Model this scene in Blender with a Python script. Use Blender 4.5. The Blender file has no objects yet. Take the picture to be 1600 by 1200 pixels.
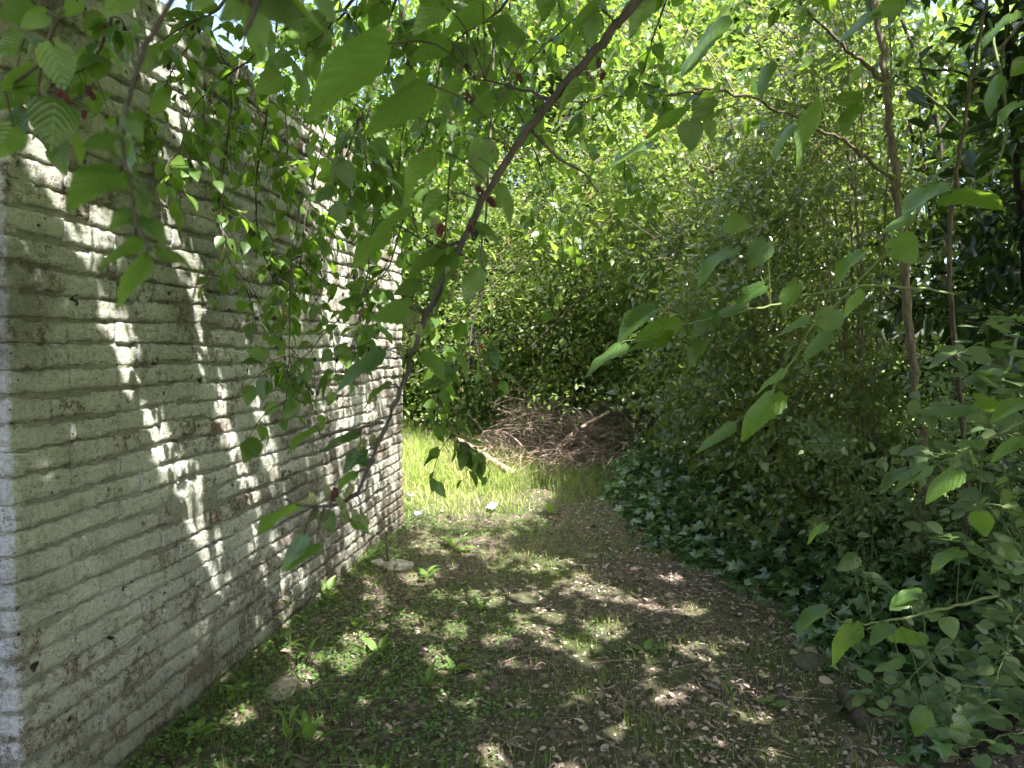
import bpy, bmesh, math, random
import numpy as np
from mathutils import Vector, Matrix, noise as mnoise

random.seed(7); rng = np.random.default_rng(7)
S = bpy.context.scene
COL = S.collection

# ------------------------------------------------------------------ camera
CAM = np.array((0.0, 0.0, 1.5)); PITCH = math.radians(-2.5); FPX = 1111.0
cam_d = bpy.data.cameras.new('camera'); cam = bpy.data.objects.new('camera', cam_d); COL.objects.link(cam)
cam.location = CAM; cam.rotation_euler = (math.pi/2 + PITCH, 0, 0)
cam_d.sensor_width = 36.0; cam_d.lens = 36.0*FPX/1600.0; cam_d.clip_start = 0.02; cam_d.clip_end = 500
cam_d.dof.use_dof = True; cam_d.dof.focus_distance = 3.2; cam_d.dof.aperture_fstop = 9.0
S.camera = cam

# ------------------------------------------------------------------ light
SUN = np.array((0.37, -0.41, 0.833)); SUN /= np.linalg.norm(SUN)      # direction towards the sun
w = bpy.data.worlds.new('World'); S.world = w; w.use_nodes = True
nt = w.node_tree; bg = nt.nodes['Background']
sky = nt.nodes.new('ShaderNodeTexSky'); sky.sky_type = 'NISHITA'; sky.sun_disc = False
sky.sun_elevation = math.asin(SUN[2]); sky.sun_rotation = math.atan2(SUN[0], SUN[1])
sky.air_density = 1.0; sky.dust_density = 5.0; sky.ozone_density = 1.0
nt.links.new(sky.outputs[0], bg.inputs[0]); bg.inputs[1].default_value = 0.14
ld = bpy.data.lights.new('sun', 'SUN'); sun = bpy.data.objects.new('sun', ld); COL.objects.link(sun)
ld.energy = 5.0; ld.angle = math.radians(0.53); ld.color = (1.0, 0.96, 0.92)
sun.rotation_euler = Vector(SUN).to_track_quat('Z', 'Y').to_euler()
sun.location = (3, -3, 9)
S.view_settings.view_transform = 'Standard'; S.view_settings.look = 'None'
S.view_settings.exposure = 2.28; S.view_settings.gamma = 1.0; S.view_settings.use_curve_mapping = False
S.cycles.use_denoising = True
S.cycles.max_bounces = 5; S.cycles.diffuse_bounces = 3; S.cycles.glossy_bounces = 2
S.cycles.transmission_bounces = 4; S.cycles.transparent_max_bounces = 4
S.cycles.sample_clamp_indirect = 6.0; S.cycles.use_adaptive_sampling = True; S.cycles.adaptive_threshold = 0.04

# ------------------------------------------------------------------ helpers
FWD = np.array((0, math.cos(PITCH), math.sin(PITCH))); UPV = np.array((0, -math.sin(PITCH), math.cos(PITCH))); RGT = np.array((1.0, 0, 0))
def P(u, v, d):                       # a point seen at photo pixel (u, v), d metres ahead
    return CAM + d*(FWD + (u-800)/FPX*RGT + (600-v)/FPX*UPV)
def G(u, v):                          # where that pixel meets level ground
    r = FWD + (u-800)/FPX*RGT + (600-v)/FPX*UPV
    return CAM + r*(-CAM[2]/r[2])
def sstep(a, b, x):
    t = np.clip((x-a)/(b-a), 0, 1); return t*t*(3-2*t)
def unit(a):
    a = np.asarray(a, float); n = np.linalg.norm(a, axis=-1, keepdims=True); return a/np.where(n < 1e-9, 1, n)
def rnd(a, b): return random.uniform(a, b)

def link(name, data, parent=None, mat=None):
    o = bpy.data.objects.new(name, data); COL.objects.link(o)
    if parent is not None: o.parent = parent
    if mat is not None and data is not None and not data.materials: data.materials.append(mat)
    return o
def tag(o, label=None, cat=None, group=None, kind=None):
    if label: o['label'] = label
    if cat: o['category'] = cat
    if group: o['group'] = group
    if kind: o['kind'] = kind
    return o
def root(name, loc, label, cat, group=None):
    o = link(name, None); o.location = loc; o.empty_display_size = 0.1
    return tag(o, label, cat, group)
def part(name, data, parent, mat):
    """a child given in world coordinates under a root that is only translated"""
    o = link(name, data, parent, mat); o.matrix_parent_inverse = Matrix.Translation(-Vector(root_loc(parent)))
    return o
def root_loc(o):
    l = Vector(o.location)
    while o.parent is not None:
        o = o.parent
        if o.type == 'EMPTY' or o.parent is None: l = Vector(o.location)
    return l
def npmesh(name, V, F, smooth=True, rndv=None, uv=None):
    """V (n,3), F list of arrays (m,k) of equal-size faces"""
    me = bpy.data.meshes.new(name)
    V = np.asarray(V, np.float32); Fs = [np.asarray(f, np.int32) for f in F if len(f)]
    loops = np.concatenate([f.ravel() for f in Fs]); tot = np.concatenate([np.full(len(f), f.shape[1], np.int32) for f in Fs])
    start = np.concatenate(([0], np.cumsum(tot)[:-1])).astype(np.int32)
    me.vertices.add(len(V)); me.vertices.foreach_set('co', V.ravel())
    me.loops.add(len(loops)); me.loops.foreach_set('vertex_index', loops)
    me.polygons.add(len(tot)); me.polygons.foreach_set('loop_start', start)
    me.polygons.foreach_set('use_smooth', np.full(len(tot), smooth, bool))
    if rndv is not None:
        a = me.attributes.new('rnd', 'FLOAT', 'POINT'); a.data.foreach_set('value', np.asarray(rndv, np.float32))
    if uv is not None:
        l = me.uv_layers.new(name='UVMap'); l.data.foreach_set('uv', np.asarray(uv, np.float32)[loops].ravel())
    me.update(calc_edges=True); me.validate()
    return me

class Acc:                                             # collects tubes into one mesh
    def __init__(s): s.V = []; s.Q = []; s.R = []; s.n = 0
    def tube(s, pts, rad, sides=6, r=None):
        pts = np.asarray(pts, float); m = len(pts)
        rad = np.broadcast_to(np.asarray(rad, float), (m,)) if np.ndim(rad) else np.full(m, rad)
        t = unit(np.gradient(pts, axis=0)); a = np.cross(t, (0.31, 0.17, 0.93)); bad = np.linalg.norm(a, axis=1) < .05; a[bad] = np.cross(t[bad], (1, 0, 0)); a = unit(a); b = np.cross(t, a)
        ang = np.arange(sides)*2*math.pi/sides
        ring = pts[:, None] + rad[:, None, None]*(np.cos(ang)[None, :, None]*a[:, None]+np.sin(ang)[None, :, None]*b[:, None])
        s.V.append(ring.reshape(-1, 3)); i = np.arange(m-1)[:, None]*sides; j = np.arange(sides)[None]; k = (j+1) % sides
        q = np.stack([i+j, i+k, i+sides+k, i+sides+j], -1).reshape(-1, 4)+s.n; s.Q.append(q)
        s.R.append(np.full(m*sides, random.random() if r is None else r)); s.n += m*sides
    def mesh(s, name): return npmesh(name, np.concatenate(s.V), [np.concatenate(s.Q)], True, np.concatenate(s.R))
def smoothline(pts, n=6, jit=0.0):
    """Catmull-Rom through the points"""
    p = np.asarray(pts, float); p = np.vstack([2*p[0]-p[1], p, 2*p[-1]-p[-2]]); out = []
    for i in range(1, len(p)-2):
        for t in np.arange(n)/n:
            out.append(.5*((2*p[i])+(-p[i-1]+p[i+1])*t+(2*p[i-1]-5*p[i]+4*p[i+1]-p[i+2])*t*t+(-p[i-1]+3*p[i]-3*p[i+1]+p[i+2])*t**3))
    out.append(p[-2]); out = np.array(out)
    if jit: out[1:-1] += rng.normal(0, jit, (len(out)-2, 3))
    return out

# leaf templates: x across (width 1), y along (0..1), z normal
def tpl(rows, fold=.12, curl=.12, cols=1):
    """rows = [(t, halfwidth)], between base and tip"""
    V = [(0, 0, 0)]; 
    for t, h in rows:
        z = -curl*t*t
        V += [(-h, t, z+fold*h), (0, t, z), (h, t, z+fold*h)]
    V.append((0, 1, -curl)); T = []; Q = []; n = len(rows)
    T += [(0, 2, 1), (0, 3, 2)]
    for i in range(n-1):
        a = 1+3*i; Q += [(a, a+1, a+4, a+3), (a+1, a+2, a+5, a+4)]
    a = 1+3*(n-1); T += [(a, a+1, len(V)-1), (a+1, a+2, len(V)-1)]
    V = np.array(V, float); return V, np.array(T), np.array(Q).reshape(-1, 4), V[:, :2]
T_FAR = (np.array([(0, 0, 0), (.5, .42, .08), (0, 1, -.1), (-.5, .42, .08)], float), np.array([(0, 1, 2), (0, 2, 3)]), np.zeros((0, 4), int), np.array([(0, 0), (.5, .42), (0, 1), (-.5, .42)]))
T_MED = tpl([(.16, .36), (.42, .5), (.74, .3)], .25, .15)
T_LONG = tpl([(.2, .38), (.5, .5), (.8, .26)], .3, .1)
T_ROUND = tpl([(.12, .34), (.45, .5), (.82, .36)], .2, .08)
def ivy_tpl():
    o = [(0, .05), (-.42, -.08), (-.3, .2), (-.6, .42), (-.22, .5), (0, 1.0), (.22, .5), (.6, .42), (.3, .2), (.42, -.08)]
    V = [(0, .3, .04)]+[(x, y, -.1*abs(x)-.05*y) for x, y in o]; T = [(0, 1+(i+1) % 10, 1+i) for i in range(10)]
    V = np.array(V, float); return V, np.array(T), np.zeros((0, 4), int), V[:, :2]
T_IVY = ivy_tpl()
def mul_tpl(rows=16, curl=.15, twist=.1, fold=.22, wave=.03, teeth=True, heart=.09):
    cs = np.array([-1, -.55, 0, .55, 1]); V = []; UV = []
    for i in range(rows+1):
        t = i/rows
        h = .5*(math.sin(math.pi*min(1, t**.62*.98+.02))**.8)*(1-.25*t) + .02
        if i == rows: h = .004
        if teeth and 0 < i < rows: h *= (1.05 if i % 2 else .95)
        for c in cs:
            x = c*h; y = t-heart*abs(c)**2*max(0, 1-t*2.6)+(.0 if c == 0 else .0)
            z = -curl*t*t + fold*abs(x) - .5*abs(x)**2 + twist*x*t + wave*math.sin(9*t+3*c)*abs(c)
            V.append((x*1.1, y, z)); UV.append((x, t))
    Q = []
    for i in range(rows):
        for j in range(4):
            a = i*5+j; Q.append((a, a+1, a+6, a+5))
    return np.array(V), np.zeros((0, 3), int), np.array(Q), np.array(UV)
def leaves(name, T, pos, ydir, nrm, ln, wd, r=None):
    """one mesh of many leaves"""
    V, Tr, Qd, UV = T; pos = np.asarray(pos, float); n = len(pos); y = unit(ydir); x = unit(np.cross(y, nrm)); z = np.cross(x, y)
    ln = np.broadcast_to(ln, (n,)); wd = np.broadcast_to(wd, (n,))
    W = pos[:, None]+x[:, None]*(V[None, :, 0:1]*wd[:, None, None])+y[:, None]*(V[None, :, 1:2]*ln[:, None, None])+z[:, None]*(V[None, :, 2:3]*ln[:, None, None])
    k = len(V); off = (np.arange(n)*k)[:, None, None]; F = []
    if len(Tr): F.append((Tr[None]+off).reshape(-1, 3))
    if len(Qd): F.append((Qd[None]+off).reshape(-1, 4))
    if r is None: r = rng.random(n)
    return npmesh(name, W.reshape(-1, 3), F, True, np.repeat(r, k), np.tile(UV, (n, 1)))
def leafmat(pos, y, n, ln, wd):
    y = unit(y); x = unit(np.cross(y, n)); z = np.cross(x, y); M = Matrix.Identity(4)
    for i in range(3): M[i][0] = x[i]*wd; M[i][1] = y[i]*ln; M[i][2] = z[i]*ln; M[i][3] = pos[i]
    return M

# ------------------------------------------------------------------ materials
def newmat(name):
    m = bpy.data.materials.new(name); m.use_nodes = True; t = m.node_tree; t.nodes.clear()
    o = t.nodes.new('ShaderNodeOutputMaterial'); return m, t, o
class N:                                              # terse node builder
    def __init__(s, t): s.t = t
    def add(s, typ, ins=None, **kw):
        n = s.t.nodes.new(typ)
        for k, v in kw.items(): setattr(n, k, v)
        for k, v in (ins or {}).items():
            if hasattr(v, 'is_linked') : s.t.links.new(v, n.inputs[k])
            else: n.inputs[k].default_value = v
        return n
    def math(s, op, a, b=0.0, c=0.0, clamp=False): return s.add('ShaderNodeMath', {0: a, 1: b, 2: c}, operation=op, use_clamp=clamp).outputs[0]
    def mix(s, f, a, b): 
        n = s.add('ShaderNodeMix', {0: f}, data_type='RGBA')
        for k, v in ((6, a), (7, b)):
            if hasattr(v, 'is_linked'): s.t.links.new(v, n.inputs[k])
            else: n.inputs[k].default_value = (*v, 1)
        return n.outputs[2]
    def noise(s, vec, scale, detail=3, rough=.55, out=0): return s.add('ShaderNodeTexNoise', {'Vector': vec, 'Scale': scale, 'Detail': detail, 'Roughness': rough}).outputs[out]
    def ramp(s, f, lo, hi): return s.add('ShaderNodeMapRange', {0: f, 1: lo, 2: hi}).outputs[0]
def leaf_material(name, dark, light, trans, tfac=.42, rough=.38, spec=.5, under=None, veins=0.0, dead=None, dt=.97):
    m, t, o = newmat(name); n = N(t)
    at = n.add('ShaderNodeAttribute', attribute_name='rnd').outputs['Fac']
    ob = n.add('ShaderNodeObjectInfo').outputs['Random']
    r = n.math('FRACT', n.math('ADD', at, ob))
    geo = n.add('ShaderNodeNewGeometry')
    col = n.mix(r, dark, light)
    if dead: col = n.mix(n.math('GREATER_THAN', r, dt), col, dead)
    if veins:
        big = n.noise(geo.outputs['Position'], 45, 2)
        col = n.mix(n.math('MULTIPLY', big, .3), col, tuple(c*.55 for c in dark))
    tcol = n.mix(r, tuple(c*.8 for c in trans), tuple(min(1, c*1.2) for c in trans))
    nrm = None
    if veins:
        uv = n.add('ShaderNodeSeparateXYZ', {0: n.add('ShaderNodeUVMap', uv_map='UVMap').outputs[0]})
        ax = n.math('ABSOLUTE', uv.outputs[0])
        mid = n.math('LESS_THAN', ax, .011)
        ph = n.math('ADD', n.math('MULTIPLY', n.math('SUBTRACT', n.math('POWER', uv.outputs[1], .85), n.math('ADD', n.math('MULTIPLY', ax, .7), n.math('MULTIPLY', n.math('MULTIPLY', ax, ax), .9))), 6.5), n.math('MULTIPLY', n.noise(geo.outputs['Position'], 60, 1), .5))
        fr = n.math('ABSOLUTE', n.math('SUBTRACT', n.math('FRACT', ph), .5))
        lat = n.ramp(fr, .05, .012)
        v = n.math('MAXIMUM', mid, lat)
        col = n.mix(n.math('MULTIPLY', v, veins), col, tuple(min(1, c*2.2+.03) for c in light))
        tcol = n.mix(n.math('MULTIPLY', v, veins*.8), tcol, tuple(c*.55 for c in trans))
        h = n.math('ADD', n.math('MULTIPLY', fr, -1.0), n.math('MULTIPLY', big, .6))
        nrm = n.add('ShaderNodeBump', {'Height': h, 'Strength': .3, 'Distance': .004}).outputs[0]
    if veins:
        spot = n.ramp(n.noise(geo.outputs['Position'], 130, 1), .73, .77)
        col = n.mix(spot, col, (.06, .04, .015)); tcol = n.mix(spot, tcol, (.05, .03, .01))
    if under: col = n.mix(geo.outputs['Backfacing'], col, under)
    bs = n.add('ShaderNodeBsdfPrincipled', {'Base Color': col, 'Roughness': rough, 'Specular IOR Level': spec})
    tr = n.add('ShaderNodeBsdfTranslucent', {'Color': tcol})
    if nrm is not None:
        t.links.new(nrm, bs.inputs['Normal'])
    mx = n.add('ShaderNodeMixShader', {0: tfac, 1: bs.outputs[0], 2: tr.outputs[0]})
    t.links.new(mx.outputs[0], o.inputs[0]); return m
def bark_material(name, a, b, rough=.85, scale=60):
    m, t, o = newmat(name); n = N(t); geo = n.add('ShaderNodeNewGeometry'); pos = geo.outputs['Position']
    st = n.add('ShaderNodeVectorMath', {0: pos, 1: (1, 1, .22)}, operation='MULTIPLY').outputs[0]
    f = n.noise(st, scale, 5, .65); at = n.add('ShaderNodeAttribute', attribute_name='rnd').outputs['Fac']
    col = n.mix(n.ramp(f, .32, .68), a, b); col = n.mix(n.math('MULTIPLY', at, .45), col, tuple(c*.45 for c in a))
    bp = n.add('ShaderNodeBump', {'Height': f, 'Strength': .7, 'Distance': .006}).outputs[0]
    bs = n.add('ShaderNodeBsdfPrincipled', {'Base Color': col, 'Roughness': rough, 'Normal': bp, 'Specular IOR Level': .3})
    t.links.new(bs.outputs[0], o.inputs[0]); return m

M = {}
M['mulberry'] = leaf_material('mulberry_leaf', (.035, .08, .014), (.085, .155, .026), (.28, .44, .038), .38, .36, .7, under=(.10, .17, .05), veins=.5)
M['mulberry_far'] = leaf_material('mulberry_leaf_small', (.035, .08, .014), (.10, .17, .03), (.30, .50, .035), .45, .4, .45, under=(.09, .155, .045))
M['thicket'] = leaf_material('thicket_leaf', (.035, .072, .016), (.105, .162, .038), (.25, .40, .045), .42, .4, .45, dead=(.2, .13, .05))
M['thicket_olive'] = leaf_material('olive_thicket_leaf', (.052, .085, .024), (.15, .195, .055), (.30, .43, .065), .38, .42, .4, dead=(.25, .16, .07))
M['thicket_green'] = leaf_material('green_thicket_leaf', (.05, .085, .025), (.14, .19, .055), (.30, .43, .06), .38, .3, .6, dead=(.25, .16, .07))
M['hedge'] = leaf_material('hedge_leaf', (.05, .078, .023), (.14, .175, .055), (.27, .38, .06), .34, .27, .7, dead=(.22, .16, .05))
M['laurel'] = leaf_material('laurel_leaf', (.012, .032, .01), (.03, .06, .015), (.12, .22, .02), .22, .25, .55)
M['snowberry'] = leaf_material('snowberry_leaf', (.055, .095, .038), (.125, .175, .07), (.22, .34, .07), .32, .42, .5, under=(.14, .2, .1))
M['ivy'] = leaf_material('ivy_leaf', (.03, .075, .026), (.11, .18, .06), (.14, .26, .05), .2, .27, .7)
M['grass'] = leaf_material('grass_blade', (.06, .11, .02), (.17, .22, .05), (.30, .42, .06), .4, .45, .4, dead=(.3, .24, .11))
M['tallgrass'] = leaf_material('tall_grass_blade', (.11, .19, .035), (.30, .36, .09), (.42, .52, .09), .4, .45, .4, dead=(.5, .44, .24), dt=.8)
M['clover'] = leaf_material('clover_leaf', (.045, .10, .022), (.10, .18, .045), (.22, .38, .05), .35, .45, .4)
M['dock'] = leaf_material('dock_leaf', (.075, .15, .03), (.14, .23, .05), (.34, .5, .06), .4, .42, .4, veins=.3)
M['litter'] = leaf_material('dry_leaf', (.09, .07, .055), (.42, .335, .27), (.12, .09, .05), .12, .7, .3)
M['bark'] = bark_material('brown_bark', (.05, .04, .03), (.21, .165, .125))
M['darkbark'] = bark_material('dark_bark', (.02, .016, .012), (.055, .042, .032))
M['mossbark'] = bark_material('mossy_bark', (.035, .035, .018), (.12, .10, .07), .9, 45)
M['cane'] = bark_material('brown_cane', (.10, .08, .055), (.24, .19, .135))
M['twig'] = bark_material('grey_twig', (.045, .037, .03), (.13, .105, .085))
M['dry'] = bark_material('dry_twig', (.16, .115, .085), (.40, .305, .23))
M['greenstem'] = bark_material('green_stem', (.09, .12, .04), (.16, .19, .07))

def berry_mat(name, c, rough=.3):
    m, t, o = newmat(name); n = N(t); r = n.add('ShaderNodeObjectInfo').outputs['Random']
    bs = n.add('ShaderNodeBsdfPrincipled', {'Base Color': n.mix(r, c, tuple(x*.5 for x in c)), 'Roughness': rough, 'Subsurface Weight': 0.0}); t.links.new(bs.outputs[0], o.inputs[0]); return m
M['berry_black'] = berry_mat('ripe_berry', (.02, .008, .014)); M['berry_red'] = berry_mat('red_berry', (.13, .012, .02)); M['berry_green'] = berry_mat('green_berry', (.22, .26, .09), .5)

# painted, flaking brick
def wall_material(name, mortar=False):
    m, t, o = newmat(name); n = N(t); geo = n.add('ShaderNodeNewGeometry'); pos = geo.outputs['Position']
    sp = n.add('ShaderNodeSeparateXYZ', {0: pos}); obr = n.add('ShaderNodeObjectInfo').outputs['Random']; at = n.add('ShaderNodeAttribute', attribute_name='rnd').outputs['Fac']
    br = n.math('FRACT', n.math('ADD', obr, at))
    fine = n.noise(pos, 190, 6, .7); mid = n.noise(pos, 38, 5, .65); big = n.noise(pos, 5.5, 4, .6); huge = n.noise(pos, 1.4, 2)
    # paint is thinner with distance along the wall (more weather at the open end) and near the foot
    far = n.ramp(sp.outputs[1], 2.2, 4.4); foot = n.ramp(sp.outputs[2], .7, .0)
    wear = n.math('ADD', n.math('ADD', n.math('MULTIPLY', far, .05), n.math('MULTIPLY', foot, .07)), n.math('MULTIPLY', n.math('SUBTRACT', br, .5), .075 if not mortar else .03))
    f = n.math('ADD', n.math('ADD', n.math('MULTIPLY', mid, .40), n.math('MULTIPLY', fine, .36)), n.math('MULTIPLY', big, .34))
    f = n.math('ADD', f, wear)
    off = n.ramp(f, .60, .645)                                          # paint gone
    paint = n.mix(n.ramp(big, .35, .7), (.68, .69, .58), (.54, .56, .455))
    tn = n.add('ShaderNodeSeparateXYZ', {0: geo.outputs['True Normal']}); front = n.ramp(tn.outputs[1], -.6, -.85)       # camera-facing return: bluish open-sky light put into its paint colour
    paint = n.mix(front, paint, (.74, .75, .80))
    strat = n.add('ShaderNodeVectorMath', {0: pos, 1: (16, 16, 55)}, operation='MULTIPLY').outputs[0]; lay = n.noise(strat, 1.0, 5, .7)
    paint = n.mix(n.math('MULTIPLY', n.ramp(lay, .42, .30), .7), paint, (.20, .195, .15))                                  # dirt plus painted-in crevice shade, darkening the hollows of the paint
    paint = n.mix(n.math('MULTIPLY', n.ramp(n.noise(pos, 9, 4, .7), .56, .70), .5), paint, (.27, .255, .21))
    paint = n.mix(n.math('MULTIPLY', n.ramp(n.noise(pos, 70, 5, .75), .46, .66), .6), paint, (.27, .27, .20))
    paint = n.mix(n.ramp(n.noise(pos, 260, 3, .8), .60, .68), paint, (.10, .095, .07))
    brick = n.mix(n.ramp(n.noise(pos, 60, 4, .7), .35, .65), (.15, .125, .105), (.36, .29, .25))
    brick = n.mix(n.math('MULTIPLY', n.ramp(br, .7, 1.0), .5), brick, (.38, .25, .19))
    brick = n.mix(n.ramp(n.noise(pos, 130, 3), .48, .6), brick, (.10, .09, .075))
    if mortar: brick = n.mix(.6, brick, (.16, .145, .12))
    if mortar: paint = n.mix(.5, paint, (.19, .185, .135))  # joint paint toned darker, so the recessed grooves read as shaded lines
    col = n.mix(off, paint, brick)
    pit = n.ramp(n.noise(pos, 75, 2, .5), .30, .24)                      # small black pits
    pit2 = n.ramp(n.noise(pos, 14, 2, .5), .285, .25)
    col = n.mix(n.math('MAXIMUM', pit, pit2), col, (.035, .03, .025))
    col = n.mix(n.math('MULTIPLY', n.ramp(n.math('ADD', sp.outputs[2], n.math('MULTIPLY', big, .5)), .72, .25), .7), col, (.085, .09, .045))  # algae at the foot
    col = n.mix(n.math('MULTIPLY', n.ramp(n.math('ADD', huge, n.math('MULTIPLY', mid, .25)), .62, .8), .6), col, (.17, .16, .125))
    h = n.math('ADD', n.math('ADD', n.math('MULTIPLY', mid, 1.1), n.math('MULTIPLY', fine, .9)), n.math('MULTIPLY', lay, 1.1)); h = n.math('SUBTRACT', h, n.math('MULTIPLY', off, .28)); h = n.math('SUBTRACT', h, n.math('MULTIPLY', n.math('MAXIMUM', pit, pit2), .5))
    bp = n.add('ShaderNodeBump', {'Height': h, 'Strength': 1.0, 'Distance': .016}).outputs[0]
    bs = n.add('ShaderNodeBsdfPrincipled', {'Base Color': col, 'Roughness': .92, 'Normal': bp, 'Specular IOR Level': .2}); t.links.new(bs.outputs[0], o.inputs[0]); return m
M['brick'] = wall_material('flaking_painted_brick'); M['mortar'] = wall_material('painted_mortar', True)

def ground_material():
    m, t, o = newmat('woodland_soil'); n = N(t); pos = n.add('ShaderNodeNewGeometry').outputs['Position']; sp = n.add('ShaderNodeSeparateXYZ', {0: pos})
    big = n.noise(pos, 1.6, 4); mid = n.noise(pos, 14, 5, .7); fine = n.noise(pos, 110, 5, .7)
    vor = n.add('ShaderNodeTexVoronoi', {'Vector': pos, 'Scale': 42.0}); vr = n.add('ShaderNodeSeparateColor', {0: vor.outputs['Color']})
    soil = n.mix(n.ramp(fine, .3, .7), (.036, .029, .022), (.12, .095, .074))
    soil = n.mix(n.math('MULTIPLY', n.ramp(vr.outputs[0], .62, .75), .6), soil, (.22, .165, .125))
    soil = n.mix(n.math('MULTIPLY', n.ramp(n.math('ADD', big, n.math('MULTIPLY', mid, .4)), .62, .8), .75), soil, (.06, .085, .022))
    far = n.math('MAXIMUM', n.ramp(sp.outputs[1], 11, 14), n.ramp(sp.outputs[0], 3.2, 4.5))
    col = n.mix(far, soil, n.mix(mid, (.09, .15, .03), (.16, .22, .06)))
    h = n.math('ADD', n.math('MULTIPLY', mid, .8), fine)
    bp = n.add('ShaderNodeBump', {'Height': h, 'Strength': .9, 'Distance': .012}).outputs[0]
    bs = n.add('ShaderNodeBsdfPrincipled', {'Base Color': col, 'Roughness': .95, 'Normal': bp, 'Specular IOR Level': .2}); t.links.new(bs.outputs[0], o.inputs[0]); return m
M['ground'] = ground_material()
def simple_mat(name, a, b, rough=.8, scale=40, bump=.5):
    m, t, o = newmat(name); n = N(t); pos = n.add('ShaderNodeNewGeometry').outputs['Position']; f = n.noise(pos, scale, 5, .65)
    bp = n.add('ShaderNodeBump', {'Height': f, 'Strength': bump, 'Distance': .008}).outputs[0]
    bs = n.add('ShaderNodeBsdfPrincipled', {'Base Color': n.mix(n.ramp(f, .3, .7), a, b), 'Roughness': rough, 'Normal': bp}); t.links.new(bs.outputs[0], o.inputs[0]); return m
M['stone'] = simple_mat('tan_stone', (.17, .14, .10), (.30, .26, .20)); M['palestone'] = simple_mat('pale_stone', (.16, .15, .12), (.36, .34, .29))
M['mossstone'] = simple_mat('mossy_stone', (.03, .035, .018), (.09, .085, .055), .9); M['paper'] = simple_mat('white_scrap', (.48, .48, .49), (.66, .66, .68), .7, 30); M['bluescrap'] = simple_mat('blue_scrap', (.3, .35, .45), (.48, .52, .6), .5, 60)
M['paleleaf'] = simple_mat('pale_dry_leaf', (.42, .36, .27), (.62, .55, .45), .7, 50)

# ------------------------------------------------------------------ ground
EDGE_Y = np.array([1.0, 2.4, 2.8, 3.35, 4.5, 5.6, 7.0, 8.0, 12]); EDGE_X = np.array([1.30, 1.42, 1.55, 1.62, 1.45, 1.15, 1.05, .95, .9])
def edge(y): return np.interp(y, EDGE_Y, EDGE_X)
def fbm(x, y, s, seed=0.0):
    x = np.asarray(x, float); y = np.asarray(y, float); out = np.zeros(np.broadcast(x, y).shape)
    for k, (a, f) in enumerate(((1, 1), (.5, 2.1), (.25, 4.3))):
        for j in range(3):
            th = 1.1*j+.7*k+seed; out += a*np.sin((x*math.cos(th)+y*math.sin(th))*f*s+seed*3.1+j*2.3+k)*np.cos((x*math.sin(th*1.7)-y*math.cos(th*1.3))*f*s*.8+seed+j)
    return out/3
def gz(x, y):
    x = np.asarray(x, float); y = np.asarray(y, float)
    z = .03*fbm(x, y, 2.2)+.013*fbm(x, y, 9, 2.)
    e = edge(y); near = sstep(12, 9, y)*sstep(0.5, 1.8, y)
    z = z + .42*sstep(0, 1.0, x-e)*near*(1-.85*sstep(1.2, 2.4, x-e))
    z = z + .06*sstep(.45, .0, x-wall_x(y))*sstep(7, 5.5, y)            # soil banked at the wall foot
    z = z + .5*sstep(8.5, 13, y)*sstep(30, 16, y)*.4
    return z
WALL_A = np.array((-1.408, 2.0)); WALL_B = np.array((-.912, 5.89)); WDIR = unit(WALL_B-WALL_A); WNRM = np.array((WDIR[1], -WDIR[0]))
def wall_x(y): return WALL_A[0]+(np.asarray(y)-WALL_A[1])*(WALL_B[0]-WALL_A[0])/(WALL_B[1]-WALL_A[1])
def axis(lo, hi, step, far, lo_far):
    a = list(np.arange(lo, hi+1e-6, step)); s = step
    while a[-1] < far: s *= 1.35; a.append(a[-1]+s)
    s = step
    while a[0] > lo_far: s *= 1.35; a.insert(0, a[0]-s)
    return np.array(a)
gx = axis(-1.7, 3.0, .035, 150, -150); gy = axis(.8, 10.5, .04, 220, -60)
X, Y = np.meshgrid(gx, gy); Z = gz(X, Y)+.006*rng.normal(0, 1, X.shape)*((X > -2) & (X < 3.2) & (Y < 11) & (Y > .5))
nx, ny = len(gx), len(gy); i = np.arange(ny-1)[:, None]*nx; j = np.arange(nx-1)[None]
gnd = link('ground', npmesh('ground', np.stack([X, Y, Z], -1).reshape(-1, 3), [np.stack([i+j, i+j+1, i+nx+j+1, i+nx+j], -1).reshape(-1, 4)]), None, M['ground'])
tag(gnd, 'dark trodden earth path strewn with litter between the wall and hedge', 'ground', kind='structure')

# ------------------------------------------------------------------ brick wall
WLEN = float(np.linalg.norm(WALL_B-WALL_A)); WTOP = 2.82; COURSE = .0765; BL, BH, BD = .225, .0635, .1025
def wpt(s, h, out=0.0):                # along the face, height, proud of the face
    p = WALL_A+WDIR*s+WNRM*out; return np.array((p[0], p[1], h))
wall = root('brick_wall', (*WALL_A, 0), 'white painted flaking brick wall running away beside the path', 'wall')
# core of mortar: a slab with a gently wavy face, 13 mm behind the bricks
ns, nh = 90, 140; RET = 1.3
V = []; 
for a in range(nh+1):
    for b in range(ns+1):
        s = .012+(WLEN-.024)*b/ns; h = -.15+(WTOP-.012+.15)*a/nh
        V.append(wpt(s, h, -.020+.034*max(0, mnoise.noise(Vector((s*2.6, h*5, 21)))-.02)+.005*mnoise.noise(Vector((s*14, h*14, 3)))+.002*mnoise.noise(Vector((s*50, h*50, 7)))))
F = [(a*(ns+1)+b, a*(ns+1)+b+1, (a+1)*(ns+1)+b+1, (a+1)*(ns+1)+b) for a in range(nh) for b in range(ns)]
base = len(V)
for s, h in ((.012, -.15), (WLEN-.012, -.15), (WLEN-.012, WTOP-.012), (.012, WTOP-.012)): V.append(wpt(s, h, -RET))
c0, c1, c2, c3 = 0, ns, nh*(ns+1)+ns, nh*(ns+1)
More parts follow.
